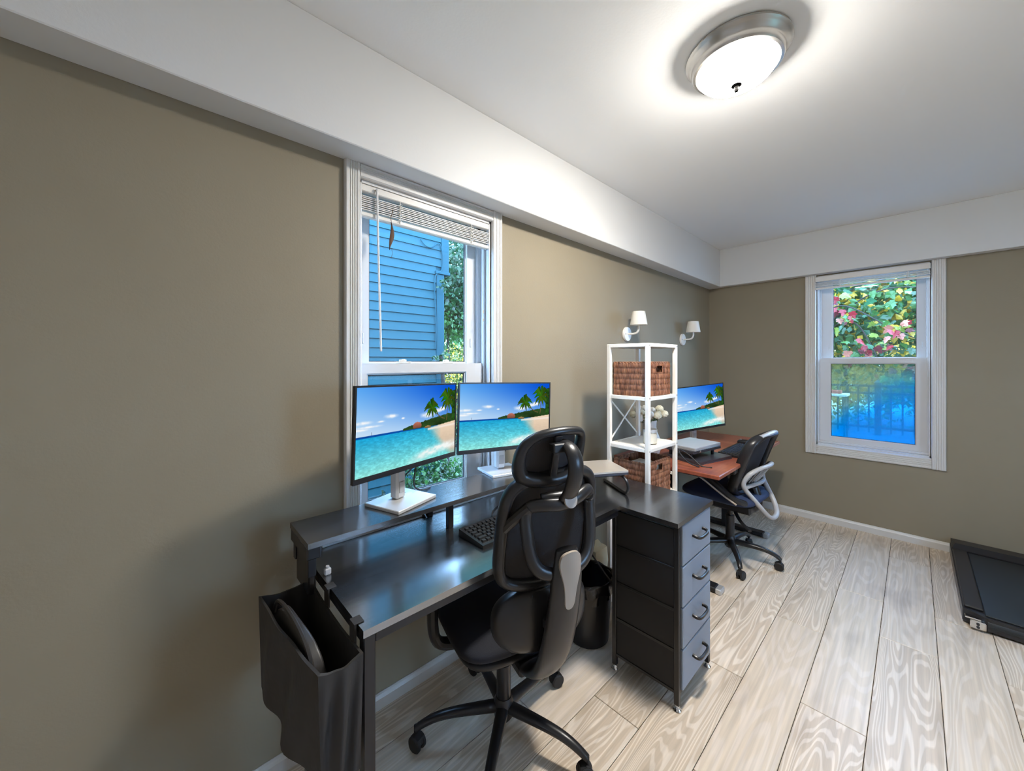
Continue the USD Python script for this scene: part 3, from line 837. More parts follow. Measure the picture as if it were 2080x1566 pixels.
def monitor(label, c, yaw, roll, w, h, zdesk, base, group=None):
    """c: centre of the screen; yaw: direction the screen faces; the stand's foot stands at zdesk."""
    n = np.array([math.cos(yaw), math.sin(yaw), 0])
    rt = np.array([-math.sin(yaw), math.cos(yaw), 0])
    c = np.array(c)
    back = c - n * 0.075
    t = thing("monitor", label, "monitor", (back[0], back[1], zdesk), math.degrees(yaw) + 90, group or "lit computer screens")
    # local frame: x = viewer's right, y = away from the viewer
    cz = c[2] - zdesk
    Rm = trimesh.transformations.rotation_matrix(-roll, (0, 1, 0), (0, -0.075, cz))

    def P(m):
        m = m.copy()
        m.apply_translation([0, -0.075, cz])
        m.apply_transform(Rm)
        return m
    hs = part("housing", P(cat(bx(-w / 2, w / 2, 0.0005, 0.011, -h / 2, h / 2, 0.002), bx(-w * 0.42, w * 0.42, 0.011, 0.030, -h * 0.40, h * 0.38, 0.008), bx(-0.06, 0.06, 0.030, 0.044, -0.06, 0.06, 0.004))), M_plastic, t, smooth=False)
    part("bezel", P(to_frame(prism(sbox(-w / 2, -h / 2, w / 2, h / 2).difference(sbox(-w / 2 + 0.006, -h / 2 + 0.017, w / 2 - 0.006, h / 2 - 0.006)), 0.003), (0, 0.0005, 0), (1, 0, 0), (0, 0, 1), (0, -1, 0))), M_plastic, hs, smooth=False)
    sm = P(mv(screen_mesh(w - 0.012, h - 0.023), 0, -0.0008, 0.0055))
    sp = part("screen", sm, M_screen, t, smooth=False, label="lit screen showing a tropical beach with palms")
    prim = stage.GetPrimAtPath(sp)
    UsdGeom.PrimvarsAPI(prim).CreatePrimvar("screencol", Sdf.ValueTypeNames.Color3fArray, "vertex").Set(Vt.Vec3fArray.FromNumpy(BEACH.reshape(-1, 3).astype(np.float32)))
    # stand
    part("stand_neck", cat(bx(-0.023, 0.023, -0.022, 0.018, 0.012, cz + 0.04, 0.008)), M_silver, t, smooth=False)
    part("stand_base", bx(-base[0] / 2, base[0] / 2, -base[1] * 0.62, base[1] * 0.38, 0.0, 0.012, 0.002), M_silver, t, smooth=False)
    part("port_cover", bx(-0.012, 0.012, -0.0245, -0.021, 0.035, 0.075, 0.001), M_grey, t, smooth=False)
    return t


m1 = monitor("left of the two screens on the black desk riser, beach wallpaper lit", (0.664, 1.225, 1.142), -1.253, -0.031, 0.5, 0.299, ZR, (0.19, 0.165))
m2 = monitor("right of the two screens on the black desk riser, behind the headrest", (1.154, 1.262, 1.126), -1.80, -0.023, 0.475, 0.306, ZR, (0.17, 0.16))
ZF = 0.725
m3 = monitor("smaller beach wallpaper screen on the red-brown desk in the far corner", (3.119, 1.151, 1.015), -1.977, 0.071, 0.50, 0.348, ZF, (0.18, 0.16))

cb = thing("monitor_cable", "thin black cables trailing behind the left screen on the riser", "cable", (0.78, 1.30, ZR))
part("cable", tube(spl([(0.70, 1.29, 1.03), (0.725, 1.315, 0.975), (0.722, 1.32, 0.93), (0.728, 1.325, 0.885), (0.76, 1.322, 0.868), (0.80, 1.335, 0.866)], 40), 0.003, 6), M_rubber, cb, world=True)
part("cable", tube(spl([(0.71, 1.28, 0.995), (0.69, 1.295, 0.965), (0.66, 1.30, 0.935), (0.655, 1.315, 0.895), (0.70, 1.33, 0.868), (0.735, 1.335, 0.866)], 40), 0.003, 6), M_rubber, cb, world=True)
cb = thing("monitor_cable", "thin black cable hanging behind the right screen on the riser", "cable", (1.2, 1.33, ZR))
part("cable", tube(spl([(1.21, 1.31, 1.03), (1.225, 1.33, 0.98), (1.20, 1.345, 0.92), (1.17, 1.35, 0.867), (1.12, 1.35, 0.867)], 40), 0.003, 6), M_rubber, cb, world=True)
cb = single("desk_cable", tube(spl([(0.97, 1.10, 0.7535), (0.98, 1.16, 0.7535), (1.06, 1.22, 0.7535), (1.2, 1.27, 0.7535), (1.3, 1.345, 0.7535)], 40), 0.0022, 6), M_rubber, "thin black keyboard cable on the black desktop", "cable")


# ------------------------------------------------------------------ keyboards, mouse, laptops
def keyboard(label, loc, rotz, w, d, rows, pitch, as_parts, mat_):
    t = thing("keyboard", label, "keyboard", loc, rotz, "black keyboards")
    part("case", trimesh.convex.convex_hull(np.array([(sx * w / 2, sy * d / 2, z) for sx in (-1, 1) for sy, z in ((-1, 0.0), (-1, 0.012), (1, 0.0), (1, 0.024))])), mat_, t, smooth=False)
    keys = []
    for r in range(rows):
        y = -d / 2 + 0.012 + (r + 0.5) * (d - 0.024) / rows
        x = -w / 2 + 0.01
        k = 0
        while x < w / 2 - 0.012:
            kw = pitch
            if r == 0 and 3 <= k < 4:
                kw = pitch * 6
            if (r in (1, 2, 3)) and k == 0:
                kw = pitch * (2.3 - 0.3 * r)
            kw = min(kw, w / 2 - 0.01 - x)
            z = 0.012 + (y + d / 2) / d * 0.012
            hh = (d - 0.024) / rows
            g = 0.0016
            key = trimesh.convex.convex_hull(np.array([(x + g + e, y + s * (hh / 2 - g) - s * e, z - 0.001 + (0.007 if e else 0)) for e in (0, 0.002) for s in (-1, 1)] + [(x + kw - g - e, y + s * (hh / 2 - g) - s * e, z - 0.001 + (0.007 if e else 0)) for e in (0, 0.002) for s in (-1, 1)]))
            keys.append(key)
            x += kw
            k += 1
    if as_parts:
        for k in keys:
            part("key", k, M_key, t, smooth=False)
    else:
        part("keys", cat(keys), M_key, t, smooth=False, kind="stuff")


keyboard("black keyboard on the black desk, partly behind the nearer chair", (0.995, 1.045, ZD), 0, 0.42, 0.138, 6, 0.0192, True, M_plastic)
keyboard("black keyboard on the red-brown desk in the far corner", (3.05, 0.865, ZF), 0, 0.42, 0.135, 6, 0.0192, False, M_plastic)
ms_ = thing("computer_mouse", "black mouse beside the keyboard on the red-brown desk", "mouse", (3.34, 0.90, ZF))
part("shell", mv(pillow(0.062, 0.11, 0.05, 2.4), 0, 0, 0.017), M_plastic, ms_, smooth=True)
part("scroll_wheel", rot(cyl(0.010, -0.004, 0.004, 14), (0, 1, 0), 90), M_grey, ms_)
stage.GetPrimAtPath(ms_ + "/scroll_wheel")
UsdGeom.Xformable(stage.GetPrimAtPath(ms_ + "/scroll_wheel")).AddTranslateOp().Set(Gf.Vec3d(0, 0.03, 0.034))


def laptop(label, loc, rotz, w, d, m_lid, h=0.018):
    t = thing("laptop", label, "laptop", loc, rotz, "closed laptops")
    p = Polygon([(-w / 2, -d / 2), (w / 2, -d / 2), (w / 2, d / 2), (-w / 2, d / 2)]).buffer(-0.008).buffer(0.008)
    part("base", prism(p, h * 0.5), M_lapdark if m_lid is not M_lapsil else M_silverp, t, smooth=False)
    part("lid", mv(prism(p.buffer(-0.0006), h * 0.42), 0, 0, h * 0.56), m_lid, t, smooth=False)
    part("hinge", mv(rot(cyl(h * 0.22, -w * 0.36, w * 0.36, 10), (0, 1, 0), 90), 0, d / 2 - 0.004, h * 0.5), M_lapdark, t)
    return t


# laptop on the black bent-tube stand at the corner of the black desk
LA = math.radians(59.5)
lc = np.array([1.545, 1.085])
st = thing("laptop_stand", "black bent tube stand under the closed laptop at the desk corner", "stand", (lc[0], lc[1], ZD), math.degrees(LA) - 90)
part("platform", bx(-0.13, 0.13, -0.10, 0.10, 0.085, 0.091, 0.002), M_black, st, smooth=False)
for s in (-1, 1):
    xx = s * 0.125
    part("side_tube", tube(spl([(xx, 0.09, 0.080), (xx, -0.05, 0.080), (xx, -0.115, 0.072), (xx + s * 0.004, -0.13, 0.045), (xx + s * 0.004, -0.12, 0.014), (xx, -0.08, 0.007), (xx, 0.05, 0.007), (xx, 0.1, 0.007)], 50), 0.007, 10), M_black, st)
laptop("closed warm-silver laptop on the bent tube stand at the corner of the black desk", (lc[0], lc[1], ZD + 0.091), math.degrees(LA) - 90, 0.30, 0.208, M_lapgold)

# ------------------------------------------------------------------ far red-brown desk
fd = thing("writing_desk", "red-brown wood desk with black lifting legs in the far corner", "desk", (2.95, 1.09, 0))
FX0, FX1, FY0, FY1 = 2.315, 3.72, 0.752, 1.43
part("desktop", bx(FX0, FX1, FY0, FY1, ZF - 0.025, ZF, 0.004), M_redwood, fd, world=True, smooth=False)
for xx in (FX0 + 0.12, FX1 - 0.25):
    l_ = part("leg", cat(bx(xx - 0.04, xx + 0.04, 1.05, 1.10, 0.03, ZF - 0.06, 0.004), bx(xx - 0.028, xx + 0.028, 1.055, 1.095, 0.03, ZF - 0.04, 0.003)), M_black, fd, world=True, smooth=False)
    part("foot_bar", bx(xx - 0.035, xx + 0.035, 0.805, 1.36, 0.006, 0.035, 0.005), M_black, l_, world=True, smooth=False)
    part("foot_cap", bx(xx - 0.034, xx + 0.034, 0.772, 0.806, 0.0, 0.033, 0.005), M_silverp, l_, world=True, smooth=False, label="silver end cap on the desk foot")
part("cross_beam", bx(FX0 + 0.1, FX1 - 0.2, 1.06, 1.10, ZF - 0.06, ZF - 0.026, 0.003), M_black, fd, world=True, smooth=False)
part("side_bracket", cat(bx(FX0 + 0.06, FX0 + 0.18, 0.84, 1.34, ZF - 0.045, ZF - 0.0255, 0.003)), M_black, fd, world=True, smooth=False)
part("side_bracket", cat(bx(FX1 - 0.31, FX1 - 0.19, 0.84, 1.34, ZF - 0.045, ZF - 0.0255, 0.003)), M_black, fd, world=True, smooth=False)
part("control_box", bx(2.62, 2.72, 0.765, 0.84, ZF - 0.06, ZF - 0.0255, 0.004), M_plastic, fd, world=True, smooth=False)

# stack of laptops on the far desk
laptop("dark laptop at the bottom of the stack on the red-brown desk", (2.665, 0.99, ZF), -14, 0.35, 0.24, M_lapdark, 0.02)
rk = thing("laptop_rack", "small black wire rack between the laptops on the red-brown desk", "rack", (2.66, 1.04, ZF + 0.02), -12)
part("tray", bx(-0.14, 0.14, -0.09, 0.09, 0.030, 0.036, 0.002), M_black, rk, smooth=False)
for sx in (-1, 1):
    for sy in (-1, 1):
        part("foot", bx(sx * 0.12 - 0.008, sx * 0.12 + 0.008, sy * 0.075 - 0.008, sy * 0.075 + 0.008, 0.0, 0.030, 0.002), M_black, rk, smooth=False)
part("clip", tube(spl([(-0.10, -0.091, 0.034), (-0.102, -0.125, 0.045), (-0.10, -0.128, 0.06)], 10), 0.003, 6), M_chrome, rk)
laptop("thin grey laptop in the middle of the stack on the red-brown desk", (2.68, 1.045, ZF + 0.056), -10, 0.33, 0.225, M_lapdark, 0.016)
laptop("closed silver laptop on top of the stack on the red-brown desk", (2.70, 1.05, ZF + 0.072), -8, 0.33, 0.225, M_lapsil, 0.018)
single("headphone_cable", tube(spl([(2.42, 0.90, ZF + 0.004), (2.38, 0.95, ZF + 0.03), (2.38, 1.0, ZF + 0.075), (2.42, 1.02, ZF + 0.09), (2.45, 0.96, ZF + 0.05), (2.45, 0.9, ZF + 0.006), (2.46, 0.84, ZF + 0.004)], 50), 0.004, 6), M_rubber, "black looped cable at the left end of the red-brown desk", "cable")

# vase with flowers, standing on the left end of the red-brown desk
vs = thing("vase", "tall white ceramic vase with cream flowers behind the shelf tower", "vase", (2.455, 1.24, ZF))
part("body", lathe([(0, 0.0), (0.052, 0.0), (0.06, 0.008), (0.072, 0.05), (0.074, 0.09), (0.066, 0.135), (0.05, 0.175), (0.045, 0.205), (0.046, 0.235), (0.05, 0.25), (0.047, 0.25), (0.043, 0.235), (0.042, 0.205), (0.042, 0.12), (0, 0.12)], 40), M_cer, vs)


def blossom(r, seed):
    """Ruffled round flower head of cupped petals."""
    g = np.random.default_rng(seed)
    ms = []
    for k in range(22):
        el, az = math.acos(1 - 1.3 * (k + 0.5) / 22), k * 2.39996
        d = np.array([math.sin(el) * math.cos(az), math.sin(el) * math.sin(az), math.cos(el)])
        s = trimesh.creation.icosphere(1, 1.0)
        s.apply_scale([r * 0.42, r * 0.36, r * 0.10])
        T = trimesh.geometry.align_vectors([0, 0, 1], d)
        s.apply_transform(T)
        s.apply_translation(d * r * (0.72 + 0.12 * g.random()))
        ms.append(s)
    c = trimesh.creation.icosphere(2, r * 0.7)
    return cat(ms, c)


fr = np.random.default_rng(11)
for k in range(15):
    az, rad = k * 2.4, 0.025 + 0.085 * math.sqrt((k + 0.5) / 15)
    top = np.array([rad * math.cos(az), rad * math.sin(az), 0.345 - 0.55 * rad + fr.uniform(-0.02, 0.03)])
    if k in (4, 9):
        top += [0.02, 0, -0.05]
    stp = part("stem", tube(spl([(0.01 * math.cos(az), 0.01 * math.sin(az), 0.14), tuple(top * [0.4, 0.4, 0.8]), tuple(top)], 10), 0.0022, 5), M_stem, vs)
    part("blossom", mv(rot(blossom(0.026 + 0.006 * fr.random(), k), (0.3, 1, 0), fr.uniform(-40, 40)), *top), M_petal if k % 3 else M_petalw, stp, smooth=True)


def leafblade(l, w, n=5, fold=0.25):
    v, f = [], []
    for i in range(n + 1):
        s = i / n
        ww = w / 2 * math.sin(math.pi * min(0.97, s * 0.92 + 0.06)) ** 0.8
        for k in (-1, 0, 1):
            v.append((k * ww, s * l, abs(k) * fold * ww - 0.15 * l * s * s))
    for i in range(n):
        for k in (0, 1):
            a = i * 3 + k
            f += [[a, a + 1, a + 4], [a, a + 4, a + 3]]
    return trimesh.Trimesh(np.array(v), np.array(f), process=False)


for k in range(12):
    az = k * 30 + fr.uniform(-10, 10)
    m = rot(rot(leafblade(0.075, 0.028), (1, 0, 0), fr.uniform(-20, 35)), (0, 0, 1), az)
    part("leaf", mv(m, 0.03 * -math.sin(math.radians(az)), 0.03 * math.cos(math.radians(az)), 0.265 + fr.uniform(-0.01, 0.03)), M_stem, vs, smooth=False)

# ------------------------------------------------------------------ white shelf tower
tx0, ty0, tw, td, tz = 1.87, 0.948, 0.335, 0.256, 1.473
TB = thing("shelf_tower", "tall narrow white metal shelf tower with X brace behind the drawer cabinet", "shelf", (tx0, ty0, 0), -1.3)
pw = 0.022
for i, (px, py) in enumerate(((0, 0), (tw - pw, 0), (0, td - pw), (tw - pw, td - pw))):
    pp = part("post", bx(px, px + pw, py, py + pw, 0.0, tz, 0.002), M_whitemetal, TB, smooth=False)
    for zz in (tz - 0.012, 1.18, 0.90, 0.62):
        part("bolt", cat(rot(cyl(0.004, 0, 0.0025, 10), (1, 0, 0), 90), ), M_grey, pp)
        q = stage.GetPrimAtPath(list(filter(lambda c: True, [str(c.GetPath()) for c in stage.GetPrimAtPath(pp).GetChildren()]))[-1])
        UsdGeom.Xformable(q).AddTranslateOp().Set(Gf.Vec3d(px + pw / 2, py if py == 0 else py, zz))


def tower_frame(z, panel=True, th=0.02):
    part("shelf_rail", bx(pw, tw - pw, 0.002, 0.020, z - th, z, 0.002), M_whitemetal, TB, smooth=False)
    part("shelf_rail", bx(pw, tw - pw, td - 0.020, td - 0.002, z - th, z, 0.002), M_whitemetal, TB, smooth=False)
    part("shelf_rail", bx(0.002, 0.020, pw, td - pw, z - th, z, 0.002), M_whitemetal, TB, smooth=False)
    part("shelf_rail", bx(tw - 0.020, tw - 0.002, pw, td - pw, z - th, z, 0.002), M_whitemetal, TB, smooth=False)
    if panel:
        part("shelf_panel", bx(0.020, tw - 0.020, 0.020, td - 0.020, z - 0.010, z - 0.002, 0.001), M_whitemetal, TB, smooth=False)


Z2, Z3, Z4 = 1.186, 0.912, 0.632
tower_frame(tz, True)
tower_frame(Z2)
tower_frame(Z3)
tower_frame(Z4)
tower_frame(0.20)
part("side_rail", bx(tw - 0.018, tw - 0.004, pw, td - pw, 0.715, 0.730, 0.002), M_whitemetal, TB, smooth=False)
part("brace", bar((pw, td - 0.008, Z2 - 0.03), (tw - pw, td - 0.008, Z3 + 0.02), 0.004, 0.010), M_whitemetal, TB, smooth=False)
part("brace", bar((pw, td - 0.014, Z3 + 0.02), (tw - pw, td - 0.014, Z2 - 0.03), 0.004, 0.010), M_whitemetal, TB, smooth=False)


# woven baskets
def weave_wall(w, h, hole=None, px=0.0062, pz=0.030, seed=0):
    """Wall in x (0..w), z (0..h), bulging along -y: vertical strands passing over and under twined rows."""
    nx, nz = int(w / 0.0021), int(h / 0.0042)
    X, Z = np.meshgrid(np.linspace(0, w, nx), np.linspace(0, h, nz))
    col = np.floor(X / px)
    row = np.floor(Z / pz)
    sx = np.abs(np.sin(math.pi * X / px))
    sz = np.sin(math.pi * (Z / pz) + 0.0)
    D = 0.0035 * sx * (0.55 + 0.45 * np.abs(sz)) + 0.0022 * ((row + col) % 2) * np.abs(sz)
    D += 0.003 * (meshkit.noise(np.stack([X * 90, Z * 30, 0 * X + seed], -1)) - 0.5)
    D = np.where(np.abs(((Z / pz) % 1) - 0.0) < 0.12, D * 0.45, D)
    Xj = X + 0.0016 * (meshkit.noise(np.stack([X * 25, Z * 45, 0 * X + seed + 5], -1)) - 0.5)
    v = np.stack([Xj, -0.004 - D, Z], -1).reshape(-1, 3)
    v2 = np.stack([X, 0.003 + D * 0.7, Z], -1).reshape(-1, 3)
    f = []
    i = (np.arange(nz - 1)[:, None] * nx + np.arange(nx - 1)[None]).ravel()
    cx, cz = X.ravel()[i], Z.ravel()[i]
    if hole:
        keep = ~((np.abs(cx - hole[0]) < hole[2] / 2) & (np.abs(cz - hole[1]) < hole[3] / 2))
        i = i[keep]
    f1 = np.vstack([np.stack([i, i + 1, i + nx + 1], 1), np.stack([i, i + nx + 1, i + nx], 1)])
    f2 = f1[:, ::-1] + len(v)
    return trimesh.Trimesh(np.vstack([v, v2]), np.vstack([f1, f2]), process=False)


def basket(label, loc, rotz, w, d, h, holes):
    t = thing("wicker_basket", label, "basket", loc, rotz, "woven baskets on the white tower")
    hole = (0.5, h * 0.80, 0.062, 0.034)
    mk = lambda ln, hl, s: weave_wall(ln, h, (ln / 2, *hole[1:]) if hl else None, seed=s)
    ws = [mk(w, holes, 1), rot(mk(d, False, 2), (0, 0, 1), 90), rot(mk(w, holes, 3), (0, 0, 1), 180), rot(mk(d, False, 4), (0, 0, 1), -90)]
    ws = [mv(ws[0], 0, 0, 0), mv(ws[1], w, 0, 0), mv(ws[2], w, d, 0), mv(ws[3], 0, d, 0)]
    for m in ws:
        part("woven_side", m, M_wicker, t, smooth=60)
    rim = []
    cs = [(0, 0), (w, 0), (w, d), (0, d), (0, 0)]
    path = []
    for a, b in zip(cs, cs[1:]):
        for s in np.linspace(0, 1, 26)[:-1]:
            path.append((a[0] + (b[0] - a[0]) * s, a[1] + (b[1] - a[1]) * s, h))
    path = np.array(path)
    for ph in (0, math.pi):
        kk = np.arange(len(path))
        off = np.stack([0.003 * np.cos(kk * 1.3 + ph), 0.003 * np.cos(kk * 1.3 + ph), 0.003 * np.sin(kk * 1.3 + ph)], 1)
        rim.append(tube(path + off, 0.0045, 6, True))
    part("rim", cat(rim), M_wicker, t, smooth=True)
    part("bottom", bx(0.004, w - 0.004, 0.004, d - 0.004, 0.001, 0.008), M_wicker, t, smooth=False)
    return t


c_, s_ = math.cos(math.radians(-1.3)), math.sin(math.radians(-1.3))


def tw_at(x, y):
    return tx0 + c_ * x - s_ * y, ty0 + s_ * x + c_ * y


bp = tw_at(0.028, 0.030)
basket("brown woven basket on the upper shelf of the white tower", (*bp, Z2), -1.3, 0.262, 0.196, 0.182, True)
bp = tw_at(0.030, 0.030)
basket("open brown woven basket on the lower shelf of the white tower, papers inside", (*bp, Z4), -1.3, 0.262, 0.196, 0.190, True)
bp = tw_at(0.06, 0.05)
pk = thing("paper_stack", "stack of pale papers inside the lower woven basket", "papers", (*bp, Z4 + 0.009), -1.3)
for k in range(4):
    part("sheet_bundle", rot(bx(0, 0.19, 0, 0.145, 0.038 * k, 0.038 * k + 0.036, 0.002), (0, 0, 1), (-1) ** k * 1.2, (0.1, 0.07, 0)), M_white, pk, smooth=False)
# candle jar
cp = tw_at(0.155, 0.075)
cj = thing("candle_jar", "glass jar candle with cream wax on the middle tower shelf", "candle", (*cp, Z3 - 0.002))
part("jar", lathe([(0, 0.0), (0.036, 0.0), (0.038, 0.003), (0.038, 0.088), (0.0355, 0.088), (0.0355, 0.006), (0, 0.006)], 40), M_jar, cj)
part("wax", lathe([(0, 0.007), (0.035, 0.007), (0.035, 0.068), (0, 0.067)], 40), M_wax, cj)
part("wick", rod((0, 0, 0.066), (0.001, 0, 0.076), 0.0012, 6), M_dark, cj)
part("metal_band", lathe([(0.0383, 0.068), (0.0388, 0.07), (0.0388, 0.082), (0.0383, 0.084), (0.0383, 0.068)], 40), M_silverp, cj)

# ------------------------------------------------------------------ bits under the desk
wb = thing("waste_bin", "round black waste bin with a black liner under the desk", "bin", (1.575, 1.12, 0))
part("bucket", lathe([(0, 0), (0.095, 0), (0.1, 0.006), (0.118, 0.30), (0.123, 0.304), (0.122, 0.31), (0.114, 0.308), (0.097, 0.012), (0, 0.012)], 40), M_bin, wb)
lk = np.random.default_rng(5)
ang = np.linspace(0, 2 * math.pi, 60, endpoint=False)
rows = []
for r0, z0 in ((0.112, 0.22), (0.116, 0.312), (0.126, 0.316), (0.127, 0.30), (0.128, 0.26)):
    rows.append(np.stack([(r0 + 0.004 * np.sin(ang * 9 + z0 * 40)) * np.cos(ang), (r0 + 0.004 * np.sin(ang * 9 + z0 * 40)) * np.sin(ang), z0 + 0.008 * np.sin(ang * 5 + r0 * 90) * (0.3 if z0 > 0.3 else 1)], 1))
v = np.vstack(rows)
f = []
for i in range(4):
    for k in range(60):
        l = (k + 1) % 60
        f += [[i * 60 + k, i * 60 + l, (i + 1) * 60 + l], [i * 60 + k, (i + 1) * 60 + l, (i + 1) * 60 + k]]
part("liner", trimesh.Trimesh(v, np.array(f), process=False), M_liner, wb, smooth=True)
part("liner_loop", tube(spl([(0.02, 0.11, 0.30), (0.03, 0.12, 0.36), (0.07, 0.10, 0.385), (0.09, 0.07, 0.35), (0.09, 0.06, 0.30)], 24), 0.004, 6, up=(0, 1, 0), flat=2.0), M_liner, wb)
pb = thing("paper_bag", "crumpled cream paper bag on the floor between the waste bin and the shelf tower", "paper bag", (1.745, 1.19, 0.0), -1.3)
bv = bx(0, 0.11, 0, 0.10, 0, 0.33).subdivide().subdivide().subdivide()
nz_ = meshkit.fbm(bv.vertices * 22, 3, 3)[:, None] - 0.5
bv.vertices = bv.vertices + (bv.vertices - [0.055, 0.05, 0.0]) * nz_ * [0.3, 0.3, 0.05]
part("bag", bv, M_paper, pb, smooth=40)
part("fold", mv(rot(bx(0.005, 0.105, 0.0, 0.04, 0, 0.006, 0.002), (1, 0, 0), 35), 0, 0.03, 0.325), M_paper, pb, smooth=False)
lb = single("leaning_board", rot(bx(1.845, 1.93, 1.41, 1.425, 0.0, 0.71, 0.003), (1, 0, 0), -2, (1.9, 1.425, 0)), M_trim, "cream board standing against the wall behind the waste bin", "board", smooth=False)
cbl = thing("power_cable", "tangle of black power cables hanging by the waste bin under the desk", "cable", (1.66, 1.2, 0))
part("cable", tube(spl([(1.64, 1.25, 0.70), (1.65, 1.24, 0.55), (1.63, 1.22, 0.46), (1.66, 1.20, 0.42), (1.68, 1.24, 0.5), (1.66, 1.28, 0.6)], 50), 0.0035, 6), M_rubber, cbl, world=True)
part("cable", tube(spl([(1.75, 1.36, 0.70), (1.76, 1.30, 0.40), (1.74, 1.33, 0.1), (1.72, 1.34, 0.008), (1.70, 1.35, 0.012)], 50), 0.0035, 6), M_rubber, cbl, world=True)
pst = thing("power_strip", "white power strip lying on the floor behind the waste bin", "power strip", (1.62, 1.33, 0.0), 75)
part("body", bx(-0.025, 0.025, -0.09, 0.09, 0, 0.03, 0.004), M_white, pst, smooth=False)
part("socket", cat([bx(-0.012, 0.012, y - 0.012, y + 0.012, 0.03, 0.0315, 0.0005) for y in (-0.055, -0.015, 0.025)]), M_grey, pst, smooth=False)


# ------------------------------------------------------------------ office chairs
def caster(x, y, ang, r=0.027):
    ms = []
    for s in (-1, 1):
        w_ = lathe([(0, -0.008), (r - 0.005, -0.008), (r, -0.004), (r, 0.004), (r - 0.005, 0.008), (0, 0.008)], 24)
        w_ = mv(rot(w_, (1, 0, 0), 90), 0, s * 0.0125, r)
        ms.append(w_)
    hood = tube(spl([(-0.026, 0, r + 0.004), (-0.018, 0, r + 0.024), (0.002, 0, r + 0.032), (0.02, 0, r + 0.024), (0.027, 0, r + 0.008)], 16), 0.021, 10, up=(0, 1, 0), flat=1.0)
    hood = trimesh.convex.convex_hull(np.vstack([(x_, y_, z_) for x_, y_, z_ in [(px, s * 0.014, pz) for px, pz in ((-0.024, r + 0.004), (-0.018, r + 0.022), (0.0, r + 0.03), (0.018, r + 0.022), (0.024, r + 0.004)) for s in (-1, 1)]]))
    ms += [hood, mv(cyl(0.006, r + 0.02, r + 0.055, 10), 0.008, 0, 0)]
    m = cat(ms)
    m = rot(m, (0, 0, 1), ang)
    return mv(m, x, y, 0)


def five_star(t, a0, rad, zhub, m_leg, angs=None, thick=0.02, drop=0.028):
    part("hub", lathe([(0, zhub - 0.045), (0.026, zhub - 0.045), (0.036, zhub - 0.03), (0.036, zhub + 0.02), (0.028, zhub + 0.035), (0, zhub + 0.035)], 28), m_leg, t)
    for k in range(5):
        a = math.radians(a0 + 72 * k)
        d = np.array([math.cos(a), math.sin(a), 0])
        pts = [d * 0.02 + [0, 0, zhub], d * rad * 0.45 + [0, 0, zhub - 0.002], d * rad * 0.78 + [0, 0, zhub - 0.014], d * rad * 0.95 + [0, 0, zhub - 0.036], d * rad * 1.0 + [0, 0, 0.07]]
        s = spl(pts, 26)
        lg = part("base_leg", tube(s, np.linspace(thick * 1.15, thick * 0.62, 26), 12, up=(0, 0, 1), flat=0.85), m_leg, t)
        ca = a0 + 72 * k + (37 * k) % 90 - 40
        off = np.array([0.008 * math.cos(math.radians(ca)), 0.008 * math.sin(math.radians(ca))])
        part("caster", caster(d[0] * rad - off[0], d[1] * rad - off[1], ca), M_rubber, lg)


# nearer chair: local x = sitter's right (viewer's right from behind), y = forward
PHI = 74.0
oc = thing("office_chair", "black mesh office chair with headrest in front of the black desk", "chair", (0.925, 1.03, 0), PHI - 90)
five_star(oc, 145 - (PHI - 90), 0.315, 0.115, M_plastic)
part("gas_column", cat(cyl(0.026, 0.12, 0.27, 24, 0, 0, 0.002), cyl(0.015, 0.27, 0.40, 20)), M_plastic, oc)
part("tilt_mechanism", cat(bx(-0.09, 0.09, -0.15, 0.12, 0.375, 0.425, 0.012), bx(-0.05, 0.05, -0.22, -0.1, 0.385, 0.42, 0.008)), M_plastic, oc, smooth=False)
part("height_lever", tube(spl([(0.08, 0.03, 0.395), (0.19, 0.04, 0.392), (0.235, 0.05, 0.388)], 12), 0.006, 8), M_plastic, oc)
st_ = part("seat_pan", mv(pillow(0.42, 0.44, 0.06, 5), 0, 0.02, 0.435), M_plastic, oc, smooth=True)
ct = pillow(0.46, 0.47, 0.085, 5)
ct.vertices[:, 2] -= np.clip(ct.vertices[:, 1] - 0.13, 0, 1) * 0.30
part("seat_cushion", mv(ct, 0, 0.02, 0.478), M_fabric, oc, smooth=True)


def yb(z):
    return -0.255 - 0.14 * (z - 0.5)


def on_back(x, z, d=0.0, bow=0.55):
    """Point on the back's surface; d = distance behind it; the back is bowed round the sitter."""
    return (x, yb(z) - d + bow * x * x, z)


bf = spl([on_back(x, z) for x, z in ((-0.142, 0.755), (-0.154, 0.85), (-0.150, 0.94), (-0.128, 1.015), (-0.06, 1.045), (0.0, 1.05), (0.06, 1.05), (0.128, 1.03), (0.150, 0.95), (0.154, 0.85), (0.142, 0.755), (0.08, 0.725), (0.0, 0.72), (-0.08, 0.725))], 110, True)
part("back_frame", tube(bf, 0.0175, 12, True, up=(0, 1, 0), flat=1.2), M_plastic, oc, smooth=60)


